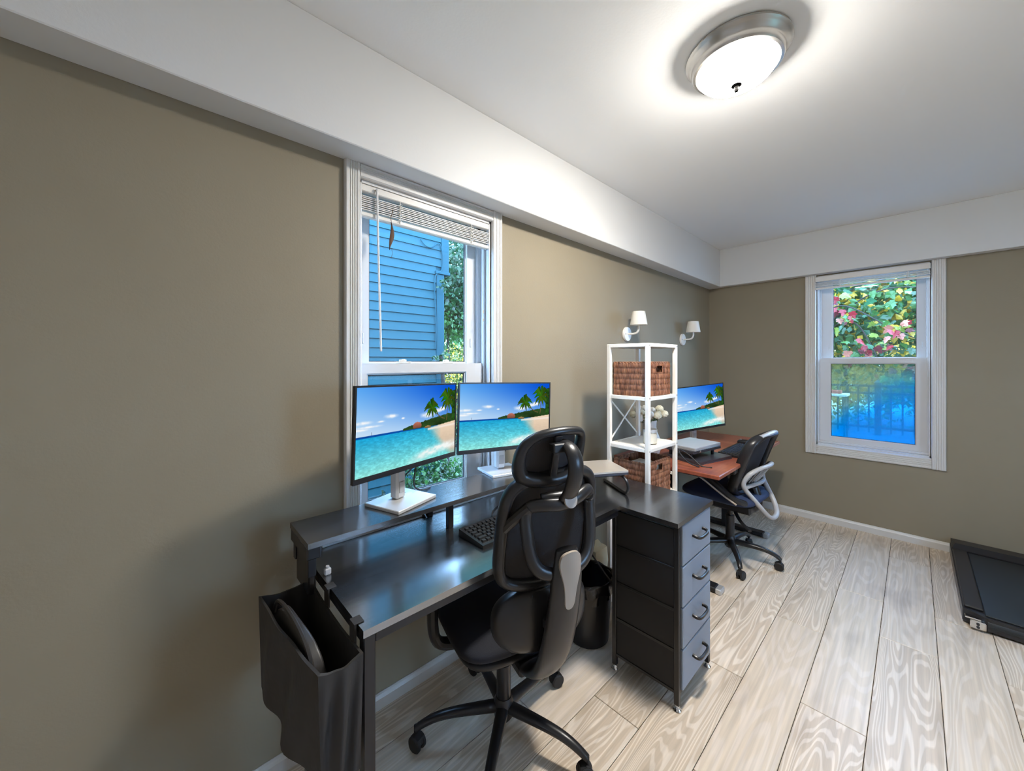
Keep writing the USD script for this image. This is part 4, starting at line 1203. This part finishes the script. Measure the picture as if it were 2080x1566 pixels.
def sheet(outline, thick, fn, inset=0.0, res=0.018):
    """Thin curved panel filling a 2D outline (x, z) mapped by fn(x, z) to 3D."""
    poly = Polygon(outline).buffer(-inset)
    import shapely
    pts = np.array([(x, z) for x in np.arange(poly.bounds[0], poly.bounds[2], res) for z in np.arange(poly.bounds[1], poly.bounds[3], res)])
    pts = pts[[poly.buffer(-res * 0.4).contains(shapely.Point(p)) for p in pts]]
    ring = np.array([poly.exterior.interpolate(s, True).coords[0] for s in np.linspace(0, 1, 80, endpoint=False)])
    from scipy.spatial import Delaunay
    allp = np.vstack([ring, pts])
    tri = Delaunay(allp).simplices
    cen = allp[tri].mean(1)
    tri = tri[[poly.buffer(1e-4).contains(shapely.Point(c)) for c in cen]]
    # orient counter-clockwise
    a = allp[tri]
    cr = (a[:, 1, 0] - a[:, 0, 0]) * (a[:, 2, 1] - a[:, 0, 1]) - (a[:, 1, 1] - a[:, 0, 1]) * (a[:, 2, 0] - a[:, 0, 0])
    tri[cr < 0] = tri[cr < 0][:, ::-1]
    v1 = np.array([fn(x, z) for x, z in allp])
    v2 = v1 + [0, thick, 0]
    n = len(allp)
    f = [tri, tri[:, ::-1] + n]
    k = np.arange(80)
    l = (k + 1) % 80
    f += [np.stack([l, k, k + n], 1), np.stack([l, k + n, l + n], 1)]
    return trimesh.Trimesh(np.vstack([v1, v2]), np.vstack(f), process=False)


part("back_mesh", sheet([(p[0], p[2]) for p in bf], 0.004, lambda x, z: on_back(x, z, -0.002), 0.004), M_mesh, oc, smooth=60)
# rear support yoke: a ring carried by the spine
yk = spl([(x, yb(z) - d, z) for x, z, d in ((-0.07, 0.985, 0.055), (0.0, 0.985, 0.07), (0.07, 1.0, 0.055), (0.102, 0.99, 0.035), (0.106, 0.93, 0.045), (0.098, 0.85, 0.065), (0.070, 0.805, 0.08), (0.0, 0.79, 0.09), (-0.070, 0.805, 0.08), (-0.098, 0.85, 0.065), (-0.106, 0.92, 0.045), (-0.102, 0.97, 0.035))], 90, True)
part("support_yoke", tube(yk, 0.0185, 12, True, up=(0, 1, 0), flat=0.75), M_plastic, oc, smooth=60)
for s in (-1, 1):
    part("yoke_arm", tube(spl([(s * 0.10, yb(0.98) - 0.04, 0.98), (s * 0.125, yb(0.96) - 0.02, 0.95), (s * 0.148, yb(0.93) + 0.008, 0.91)], 14), 0.015, 10), M_plastic, oc)
zsp = [0.86, 0.80, 0.72, 0.62, 0.52, 0.445, 0.405, 0.40]
dsp = [0.088, 0.098, 0.100, 0.092, 0.070, 0.028, -0.05, -0.14]
spp = spl([(0, yb(z) - d, z) for z, d in zip(zsp, dsp)], 50)
part("spine", tube(spp, np.interp(np.linspace(0, 1, 50), [0, 0.15, 0.5, 0.8, 1], [0.035, 0.05, 0.055, 0.05, 0.045]), 16, up=(0, 1, 0.2), flat=0.42), M_plastic, oc, smooth=60)
# pale inlay plaque on the spine
ipl = np.array([(0.0, 0.862), (0.021, 0.855), (0.029, 0.838), (0.028, 0.812), (0.020, 0.775), (0.015, 0.74), (0.013, 0.717), (0.008, 0.704), (0, 0.701), (-0.008, 0.704), (-0.013, 0.717), (-0.015, 0.74), (-0.02, 0.775), (-0.028, 0.812), (-0.029, 0.838), (-0.021, 0.855)])
ipl = spl(np.c_[ipl[:, 0], ipl[:, 1] * 0 , ipl[:, 1]], 60, True)[:, [0, 2]]
part("spine_inlay", sheet(ipl, 0.008, lambda x, z: (x * 1.15, yb(z) - float(np.interp(z, zsp[::-1], dsp[::-1])) - 0.027 + 8 * x * x, z), 0, 0.008), M_inlay, oc, smooth=40, label="pale taupe teardrop inlay on the spine")
# lumbar pad
lp = pillow(0.325, 0.085, 0.195, 2.8)
lp.vertices[:, 1] += 0.9 * lp.vertices[:, 0] ** 2
part("lumbar_pad", mv(lp, 0.0, yb(0.63) - 0.005, 0.615), M_plastic, oc, smooth=True)
part("lumbar_bracket", bx(-0.03, 0.03, yb(0.65) - 0.10, yb(0.65) - 0.02, 0.60, 0.64, 0.008), M_plastic, oc, smooth=False)
# headrest
HZ, HY = 1.104, yb(1.12) - 0.012


def on_head(x, z, d=0.0):
    return (x - 0.018, HY - d + 1.6 * x * x - 0.25 * (z - HZ), z)


hf = spl([on_head(x, HZ + z) for x, z in ((-0.098, -0.02), (-0.093, 0.03), (-0.06, 0.062), (0.0, 0.074), (0.06, 0.072), (0.096, 0.058), (0.098, 0.012), (0.084, -0.04), (0.045, -0.062), (0, -0.066), (-0.05, -0.062), (-0.086, -0.05))], 90, True)
part("headrest_frame", tube(hf, np.interp(hf[:, 2], [HZ - 0.06, HZ + 0.06], [0.022, 0.0125]), 12, True, up=(0, 1, 0), flat=1.2), M_plastic, oc, smooth=60)
part("headrest_mesh", sheet([(p[0], p[2]) for p in hf], 0.004, lambda x, z: on_head(x, z, -0.004), 0.004), M_mesh, oc, smooth=60)
part("headrest_post", cat(bar(on_head(0.0, HZ - 0.06, 0.012), on_head(0.0, HZ + 0.065, 0.012), 0.022, 0.012, up=(0, 1, 0)), bar(on_head(-0.03, HZ + 0.035, 0.03), on_head(0.03, HZ + 0.035, 0.03), 0.03, 0.025)), M_plastic, oc, smooth=False)
ha = spl([(0, yb(0.985) - 0.06, 0.985), (0, yb(1.02) - 0.085, 1.02), (0, yb(1.07) - 0.098, 1.065), (0, yb(1.12) - 0.092, 1.112), (0, yb(1.155) - 0.062, 1.14), (0, yb(1.165) - 0.028, 1.146)], 40)
part("headrest_arm", tube(ha, np.linspace(0.013, 0.011, 40), 16, up=(1, 0, 0), flat=np.linspace(2.1, 1.9, 40)), M_plastic, oc, smooth=60)
part("arm_inlay", mv(rot(cyl(0.020, -0.003, 0.003, 24), (1, 0, 0), 75), 0.0, yb(1.0) - 0.088, 0.998), M_inlay, oc, label="pale taupe oval inlay at the foot of the headrest arm")
part("crossbar", tube(np.array([(-0.06, yb(1.0) - 0.035, 0.995), (0, yb(1.0) - 0.055, 1.0), (0.06, yb(1.0) - 0.035, 0.995)]), 0.014, 10), M_plastic, oc)
for s in (-1, 1):
    part("armrest_post", tube(spl([(s * 0.10, 0.0, 0.405), (s * 0.235, 0.0, 0.42), (s * 0.262, 0.0, 0.47), (s * 0.262, 0.0, 0.62)], 24), 0.018, 10, up=(0, 1, 0), flat=1.4), M_plastic, oc)
    part("armrest_pad", mv(pillow(0.075, 0.22, 0.028, 5), s * 0.262, 0.02, 0.632), M_plastic, oc, smooth=True)

# farther chair
c2 = thing("office_chair", "black low-back office chair with grey lumbar loop at the red-brown desk", "chair", (2.935, 0.885, 0), -3)
five_star(c2, 208 + 3, 0.29, 0.12, M_plastic, thick=0.021)
part("gas_column", cat(cyl(0.028, 0.12, 0.30, 24, 0, 0, 0.002), cyl(0.016, 0.30, 0.40, 20)), M_plastic, c2)
part("tilt_mechanism", bx(-0.10, 0.10, -0.16, 0.12, 0.36, 0.42, 0.012), M_plastic, c2, smooth=False)
part("tilt_lever", tube(spl([(-0.06, -0.05, 0.36), (-0.16, -0.12, 0.335), (-0.24, -0.2, 0.32)], 14), 0.012, 8, up=(0, 0, 1), flat=0.6), M_plastic, c2)
ct = pillow(0.48, 0.47, 0.09, 5)
part("seat_cushion", mv(ct, 0, 0.03, 0.465), M_bluefab, c2, smooth=True)


def yb2(z):
    return -0.108 - 0.345 * (z - 0.52)


def on2(x, z, d=0.0):
    return (x, yb2(z) - d + 0.7 * x * x, z)


bf = spl([on2(x, z) for x, z in ((-0.20, 0.54), (-0.215, 0.70), (-0.205, 0.84), (-0.15, 0.885), (0, 0.90), (0.15, 0.885), (0.205, 0.84), (0.215, 0.70), (0.20, 0.54), (0.1, 0.505), (0, 0.50), (-0.1, 0.505))], 100, True)
part("back_frame", tube(bf, 0.020, 12, True, up=(0, 1, 0), flat=1.6), M_plastic, c2, smooth=60)
part("back_mesh", sheet([(p[0], p[2]) for p in bf], 0.004, lambda x, z: on2(x, z, -0.002), 0.004), M_mesh, c2, smooth=60)
part("top_bar", tube(spl([on2(-0.15, 0.895, 0.01), on2(0, 0.912, 0.012), on2(0.15, 0.895, 0.01)], 24), 0.017, 10, flat=0.8), M_grey, c2)
# grey lumbar loop and its shaped plate behind the back
gl = spl([(x, yb2(z) - d, z) for x, z, d in ((-0.185, 0.585, 0.015), (-0.175, 0.655, 0.025), (-0.10, 0.69, 0.055), (0.0, 0.695, 0.07), (0.10, 0.69, 0.055), (0.175, 0.655, 0.025), (0.185, 0.585, 0.015),
          (0.15, 0.50, 0.085), (0.11, 0.42, 0.165), (0.06, 0.375, 0.205), (0, 0.365, 0.212), (-0.06, 0.375, 0.205), (-0.11, 0.42, 0.165), (-0.15, 0.50, 0.085))], 110, True)
part("lumbar_loop", tube(gl, 0.012, 12, True, up=(0, 1, 0), flat=1.3), M_grey, c2, smooth=60)
part("lumbar_bar", tube(spl([(-0.175, yb2(0.56) - 0.025, 0.56), (-0.07, yb2(0.57) - 0.06, 0.575), (0, yb2(0.57) - 0.07, 0.578), (0.07, yb2(0.57) - 0.06, 0.575), (0.175, yb2(0.56) - 0.025, 0.56)], 40), 0.013, 10), M_grey, c2)
for k in range(11):
    x = -0.13 + 0.026 * k
    yy = -0.068 + 1.9 * x * x
    part("lumbar_rib", bar((x, yb2(0.58) + yy + 0.025, 0.58), (x * 0.97, yb2(0.68) + yy - 0.005, 0.682), 0.008, 0.007, up=(0, 1, 0)), M_grey, c2, smooth=False)
part("back_stem", tube(spl([(0, -0.05, 0.385), (0, -0.12, 0.375), (0, -0.17, 0.42), (0, -0.15, 0.53)], 24), 0.026, 12, up=(1, 0, 0), flat=1.2), M_plastic, c2)
for s in (-1, 1):
    part("armrest", tube(spl([(s * 0.20, -0.16, 0.47), (s * 0.265, -0.12, 0.50), (s * 0.275, -0.03, 0.565), (s * 0.275, 0.08, 0.625), (s * 0.27, 0.17, 0.65)], 30), 0.018, 10, up=(1, 0, 0), flat=1.2), M_plastic if s > 0 else M_plastic, c2)
    part("armrest_edge", tube(spl([(s * 0.285, -0.14, 0.475), (s * 0.297, -0.03, 0.54), (s * 0.297, 0.08, 0.605), (s * 0.29, 0.17, 0.632)], 24), 0.006, 8), M_inlay, c2, label="pale strip along the armrest")

# ------------------------------------------------------------------ walking pad against the far wall
wp = thing("walking_pad", "black flat walking pad on the floor against the far wall", "treadmill", (3.6, -0.45, 0))
TY0, TY1, TX0, TX1 = -0.75, -0.176, 3.05, 4.15
base = Polygon([(TX0 + 0.05, TY0), (TX1, TY0), (TX1, TY1), (TX0 + 0.05, TY1), (TX0, TY1 - 0.08), (TX0, TY0 + 0.08)])
part("chassis", mv(prism(base.buffer(-0.012).buffer(0.012), 0.065), 0, 0, 0.012), M_plastic, wp, world=True, smooth=False)
part("belt", bx(TX0 + 0.02, TX1 - 0.16, TY0 + 0.075, TY1 - 0.075, 0.077, 0.083, 0.002), M_belt, wp, world=True, smooth=False)
for y0, y1 in ((TY1 - 0.072, TY1 - 0.006), (TY0 + 0.006, TY0 + 0.072)):
    part("side_rail", bx(TX0 + 0.06, TX1 - 0.15, y0, y1, 0.077, 0.090, 0.004), M_plastic, wp, world=True, smooth=False)
part("motor_cover", trimesh.convex.convex_hull(np.array([(TX1 - 0.15, y, z) for y in (TY0 + 0.005, TY1 - 0.005) for z in (0.07, 0.088)] + [(TX1 - 0.11, y, 0.115) for y in (TY0 + 0.02, TY1 - 0.02)] + [(TX1 - 0.002, y, z) for y in (TY0 + 0.005, TY1 - 0.005) for z in (0.07, 0.11)])), M_plastic, wp, world=True, smooth=False)
part("end_roller", mv(rot(cyl(0.03, TY0 + 0.08, TY1 - 0.08, 20), (1, 0, 0), -90), TX0 + 0.025, 0, 0.045), M_belt, wp, world=True)
part("end_bracket", cat(bx(TX0 - 0.014, TX0 + 0.02, TY1 - 0.075, TY1 - 0.022, 0.012, 0.052, 0.004), bx(TX0 - 0.004, TX0 + 0.03, TY1 - 0.06, TY1 - 0.006, 0.052, 0.06, 0.002)), M_chrome, wp, world=True, smooth=False, label="shiny metal bracket on the near corner")
part("end_screw", cat([mv(rot(cyl(0.006, 0, 0.004, 12), (0, 1, 0), -90), TX0 - 0.014, TY1 - 0.048, z) for z in (0.025, 0.04)]), M_dark, wp, world=True)
for xx in (TX0 + 0.15, TX1 - 0.2):
    for yy in (TY0 + 0.05, TY1 - 0.05):
        part("rubber_foot", cyl(0.018, 0, 0.013, 14, xx, yy), M_rubber, wp, world=True)

# ------------------------------------------------------------------ outside
single("ground", bx(-12, 40, -25, 30, -0.9, -0.6), M_ground, "grass outside the house", kind="structure", smooth=False, raw=True)
single("paving", bx(L + 0.5, 16, -8, 6, -0.6, 0.18), M_patio, "raised blue-grey paving outside the far window", kind="structure", smooth=False, raw=True)

ho = thing("house", "neighbouring house with light blue lap siding outside the left window", "house", (1.0, 4.3, -0.6))
HX0, HX1, HYo = -2.5, 2.66, 4.30
z = -0.30
k = 0
while z < 4.2:
    hi = 0.112
    prof = [(0, 0), (-0.020, 0), (-0.005, hi + 0.012), (0, hi + 0.012)]
    xe = HX1 + (0.075 if z > 2.57 else 0.0)
    m = to_frame(prism(prof, xe - HX0), (HX0, HYo, z), (0, 1, 0), (0, 0, 1), (1, 0, 0))
    part("siding_board", m, M_siding, ho, world=True, smooth=False)
    z += 0.1085
part("wall_core", bx(HX0, HX1 + 0.08, HYo, HYo + 4.0, -0.3, 4.3), M_sidingd, ho, world=True, smooth=False)
part("foundation", bx(HX0, HX1 + 0.05, HYo + 0.01, HYo + 3.9, -0.6, -0.3), M_found, ho, world=True, smooth=False)
part("corner_board", bx(HX1, HX1 + 0.115, HYo - 0.028, HYo + 0.1, -0.3, 2.53, 0.004), M_sidingd, ho, world=True, smooth=False)
part("corner_board", bx(HX1 + 0.075, HX1 + 0.19, HYo - 0.03, HYo + 0.1, 2.57, 4.3, 0.004), M_sidingd, ho, world=True, smooth=False)
part("drip_cap", bx(HX1 - 0.02, HX1 + 0.20, HYo - 0.045, HYo + 0.1, 2.53, 2.57, 0.004), M_sidingd, ho, world=True, smooth=False)
part("siding_wire", cat(tube(spl([(2.42, HYo - 0.03, 2.93), (2.50, HYo - 0.035, 2.86), (2.60, HYo - 0.035, 2.87), (2.68, HYo - 0.035, 2.93), (2.735, HYo - 0.035, 2.85), (2.735, HYo - 0.035, 2.60), (2.70, HYo - 0.035, 2.56), (2.64, HYo - 0.035, 2.50), (2.64, HYo - 0.035, 2.0), (2.64, HYo - 0.035, 1.55)], 90), 0.008, 6)), M_sidingd, ho, world=True)


def leaf_cloud(n, center, size, seed, lmin, lmax, shell=0.4, flatten=1.0):
    """n small folded leaves (4 triangles each) scattered in an ellipsoid, as one mesh."""
    g = np.random.default_rng(seed)
    d = g.normal(size=(n, 3))
    d /= np.linalg.norm(d, axis=1, keepdims=True)
    rad = shell + (1 - shell) * g.random(n) ** 0.5
    lump = 0.75 + 0.5 * meshkit.noise(d * 2.3 + seed)
    c = np.array(center) + d * (rad * lump)[:, None] * np.array(size)
    s = g.uniform(lmin, lmax, n)
    a = g.normal(size=(n, 3))
    a[:, 2] -= 0.6
    a /= np.linalg.norm(a, axis=1, keepdims=True)
    b = np.cross(a, d + 0.4 * g.normal(size=(n, 3)))
    b /= np.linalg.norm(b, axis=1, keepdims=True)
    nn = np.cross(a, b)
    v = np.stack([c, c + a * (s * 0.5)[:, None] + b * (s * 0.36)[:, None] + nn * (s * 0.1)[:, None], c + a * s[:, None] * 1.1, c + a * (s * 0.5)[:, None] - b * (s * 0.36)[:, None] + nn * (s * 0.1)[:, None]], 1).reshape(-1, 3)
    i = np.arange(n)[:, None] * 4
    f = np.vstack([i + [0, 1, 2], i + [0, 2, 3]])
    return trimesh.Trimesh(v, f, process=False)


def big_leaf(s, g):
    """Lobed, pointed leaf lying in xy with the stalk at the origin, tip along +y."""
    o = [(0, 0), (0.18, -0.05), (0.42, 0.08), (0.34, 0.26), (0.46, 0.48), (0.24, 0.52), (0.16, 0.78), (0, 1.0), (-0.16, 0.78), (-0.24, 0.52), (-0.46, 0.48), (-0.34, 0.26), (-0.42, 0.08), (-0.18, -0.05)]
    v = [(x * s, y * s, s * (0.28 * x * x + 0.12 * abs(x) - 0.18 * y * y) + s * 0.03 * g.normal()) for x, y in o] + [(0, 0.4 * s, -0.03 * s)]
    n = len(o)
    f = [[n, k, (k + 1) % n] for k in range(n)]
    return trimesh.Trimesh(np.array(v), np.array(f), process=False)


def bough(pts, r0, r1):
    p = spl(pts, 24)
    return tube(p, np.linspace(r0, r1, 24), 8)


def tree(name, label, cat_, base, trunk, clouds, group=None):
    t = thing(name, label, cat_, base, 0, group)
    part("trunk", bough([(0, 0, 0), *trunk], 0.06, 0.02), M_bark, t)
    for n_, c, s, seed, lm, m in clouds:
        part("foliage", leaf_cloud(n_, c, s, seed, lm * 0.7, lm * 1.3), LEAF[m], t, smooth=False, kind="stuff")
    return t


# beyond the left window
tree("leafy_tree", "dark green leafy tree rising beside the corner of the blue house", "tree", (6.5, 9.8, -0.6), [(0.1, 0.1, 2.0), (0.0, 0.2, 4.2)], [
    (5200, (0.0, 0.0, 4.6), (1.7, 1.2, 1.5), 21, 0.13, "deep"), (3200, (0.0, 0.3, 3.3), (1.6, 1.1, 0.6), 22, 0.12, "green"), (1800, (0.2, 0.1, 4.3), (1.6, 1.0, 1.2), 23, 0.13, "teal"), (700, (-0.3, 0, 4.0), (1.5, 1.0, 1.2), 24, 0.13, "dark")])
tree("hedge_shrub", "yellow-green shrub with sunlight painted into its leaves beyond the corner of the blue house", "shrub", (5.1, 7.3, -0.6), [(0.0, 0.1, 0.8), (0.1, 0.0, 1.6)], [  # sunlight is put into the yellow and olive leaf colours
    (2400, (0, 0, 1.25), (0.95, 0.8, 1.05), 31, 0.06, "olive"), (1500, (0.1, -0.1, 1.4), (0.9, 0.8, 0.9), 32, 0.06, "yellow"), (1300, (-0.1, 0.1, 1.0), (0.95, 0.8, 1.0), 33, 0.06, "deep"), (700, (0, -0.2, 0.6), (1.0, 0.8, 0.6), 34, 0.06, "green")])
tree("evergreen_shrub", "low dark green shrub against the blue siding below the left window", "shrub", (2.25, 3.7, -0.6), [(0.05, 0.0, 0.3), (0.0, 0.0, 0.6)], [
    (2200, (0.0, 0.0, 0.42), (0.55, 0.35, 0.50), 41, 0.05, "deep"), (1200, (0.1, -0.05, 0.45), (0.55, 0.35, 0.48), 42, 0.05, "green"), (500, (0, 0, 0.35), (0.6, 0.35, 0.45), 43, 0.05, "dark")])
tree("climbing_sprig", "small green sprig growing over the corner board of the blue house", "plant", (2.70, 4.15, -0.6), [(0.02, 0.0, 1.0), (-0.05, 0.0, 2.05)], [
    (60, (-0.03, 0.0, 2.0), (0.13, 0.05, 0.14), 51, 0.06, "deep"), (30, (-0.02, 0.0, 2.98), (0.07, 0.05, 0.07), 53, 0.05, "deep")])
tree("background_tree", "pale green tree far behind the corner of the blue house", "tree", (10.5, 15.0, -0.6), [(0.1, 0.1, 1.5), (0.0, 0.2, 3.2)], [
    (4200, (0.0, 0.0, 3.4), (3.2, 1.6, 2.6), 61, 0.24, "green"), (1200, (0.0, 0.0, 2.2), (2.2, 1.6, 1.4), 62, 0.16, "lime")])

# beyond the far window: a vine-clad tree with reddening leaves
vt = thing("maple_tree", "tree with large green and crimson leaves right outside the far window", "tree", (6.9, 1.3, 0.18))
part("trunk", bough([(0, 0, 0), (0.05, -0.1, 0.9), (0.0, -0.3, 1.7), (0.1, -0.6, 2.3)], 0.07, 0.02), M_bark, vt)
g = np.random.default_rng(77)
for pts in ([(0.03, -0.2, 1.3), (-0.1, -0.7, 1.75), (-0.3, -0.95, 1.35), (-0.35, -1.05, 1.1)], [(0.0, -0.3, 1.6), (-0.2, -0.6, 1.95), (-0.4, -1.0, 1.7), (-0.4, -1.35, 1.45)], [(0.0, -0.2, 1.2), (-0.15, -0.1, 1.6), (-0.3, -0.4, 2.0)], [(0.0, -0.3, 1.5), (-0.2, -1.0, 2.1), (-0.3, -1.6, 2.0)]):
    part("branch", bough(pts, 0.012, 0.005), M_bark, vt)
kinds = ["green", "deep", "teal", "green", "lime", "deep", "yellow", "lime"]
red_c = [(-0.35, -0.55, 2.02), (-0.35, -0.72, 1.80), (-0.35, -1.28, 1.62), (-0.35, -1.05, 1.42), (-0.35, -0.75, 1.32), (-0.35, -1.55, 1.40), (-0.35, -1.45, 1.12), (-0.35, -1.62, 2.0), (-0.35, -1.3, 1.1)]
for k in range(290):
    y, zz, xx = g.uniform(-1.85, 0.35), g.uniform(1.18, 2.38), g.uniform(-0.6, 0.15)
    m_ = kinds[int(g.integers(len(kinds)))]
    if k < 100:
        c = red_c[k % 9]
        y, zz, xx = c[1] + g.normal() * 0.09, c[2] + g.normal() * 0.06, c[0] - 0.15 + g.normal() * 0.05
        m_ = ["red", "crimson", "pink", "red", "pink"][int(g.integers(5))] if k < 62 else m_
    s = g.uniform(0.075, 0.125)
    lm = big_leaf(s, g)
    lm = rot(lm, (1, 0, 0), g.uniform(-150, -60))
    lm = rot(lm, (0, 0, 1), -90 + g.uniform(-60, 60))
    lm = rot(lm, (1, 0, 0), g.uniform(-50, 50))
    part("leaf", mv(lm, xx, y, zz), LEAF[m_], vt, smooth=False)
part("foliage", leaf_cloud(2600, (0.25, -0.75, 1.95), (0.4, 1.5, 0.72), 81, 0.07, 0.13), LEAF["green"], vt, smooth=False, kind="stuff")
part("foliage", leaf_cloud(1500, (0.3, -0.75, 1.95), (0.45, 1.5, 0.72), 82, 0.06, 0.12), LEAF["teal"], vt, smooth=False, kind="stuff")
part("foliage", leaf_cloud(1500, (0.3, -0.85, 1.95), (0.45, 1.4, 0.72), 83, 0.07, 0.13), LEAF["yellow"], vt, smooth=False, kind="stuff")
tree("golden_shrub", "golden yellow shrub behind the crimson-leaved tree", "shrub", (9.6, 0.9, 0.18), [(0, 0, 0.6), (0.1, 0, 1.2)], [
    (4500, (0, 0, 1.45), (0.8, 1.7, 1.45), 91, 0.09, "yellow"), (900, (0, 0.2, 1.5), (0.85, 1.5, 1.3), 92, 0.07, "lime"), (300, (0, 0, 1.3), (0.8, 1.4, 1.2), 93, 0.07, "pink")])
tree("background_tree", "broad light green tree beyond the golden shrub outside the far window", "tree", (12.2, 0.4, 0.18), [(0, 0, 1.0), (0.1, 0, 2.2)], [
    (5200, (0, 0, 2.1), (1.2, 2.8, 1.9), 95, 0.19, "lime"), (3800, (0, 0, 2.2), (1.2, 2.6, 1.7), 96, 0.13, "teal"), (1300, (-0.2, 0.4, 2.0), (1.2, 2.4, 1.6), 97, 0.13, "green")])

fe = thing("metal_fence", "black metal picket fence at the end of the yard outside the far window", "fence", (8.6, 0.4, 0.18))
for y in np.arange(-3.5, 3.6, 1.75):
    pp = part("post", bx(-0.04, 0.04, y - 0.04, y + 0.04, 0, 0.86, 0.004), M_fence, fe, smooth=False)
    part("post_cap", trimesh.convex.convex_hull(np.array([(sx * 0.05, y + sy * 0.05, 0.86) for sx in (-1, 1) for sy in (-1, 1)] + [(0, y, 0.91)])), M_fence, pp, smooth=False)
for zz in (0.12, 0.68, 0.80):
    part("rail", bx(-0.015, 0.015, -3.5, 3.5, zz - 0.018, zz + 0.018), M_fence, fe, smooth=False)
for y in np.arange(-3.4, 3.5, 0.13):
    part("picket", bx(-0.01, 0.01, y - 0.011, y + 0.011, 0.03, 0.80), M_fence, fe, smooth=False)
pt = thing("picnic_table", "pale outdoor table with red boxes near the fence outside the far window", "table", (7.9, 0.95, 0.18))
part("tabletop", bx(-0.2, 0.2, -0.25, 0.25, 0.66, 0.695, 0.006), M_tabletop, pt, smooth=False)
for sx in (-1, 1):
    for sy in (-1, 1):
        part("leg", rod((sx * 0.17, sy * 0.22, 0), (sx * 0.15, sy * 0.2, 0.66), 0.012), M_fence, pt)
for y in (-0.1, 0.11):
    rb = single("storage_box", mv(bx(-0.08, 0.08, -0.07, 0.07, 0, 0.05, 0.006), 7.9, 0.95 + y, 0.18 + 0.695), M_redbox, "red box on the " + ("left" if y > 0 else "right") + " of the outdoor table", "box", "red boxes on the outdoor table", smooth=False)
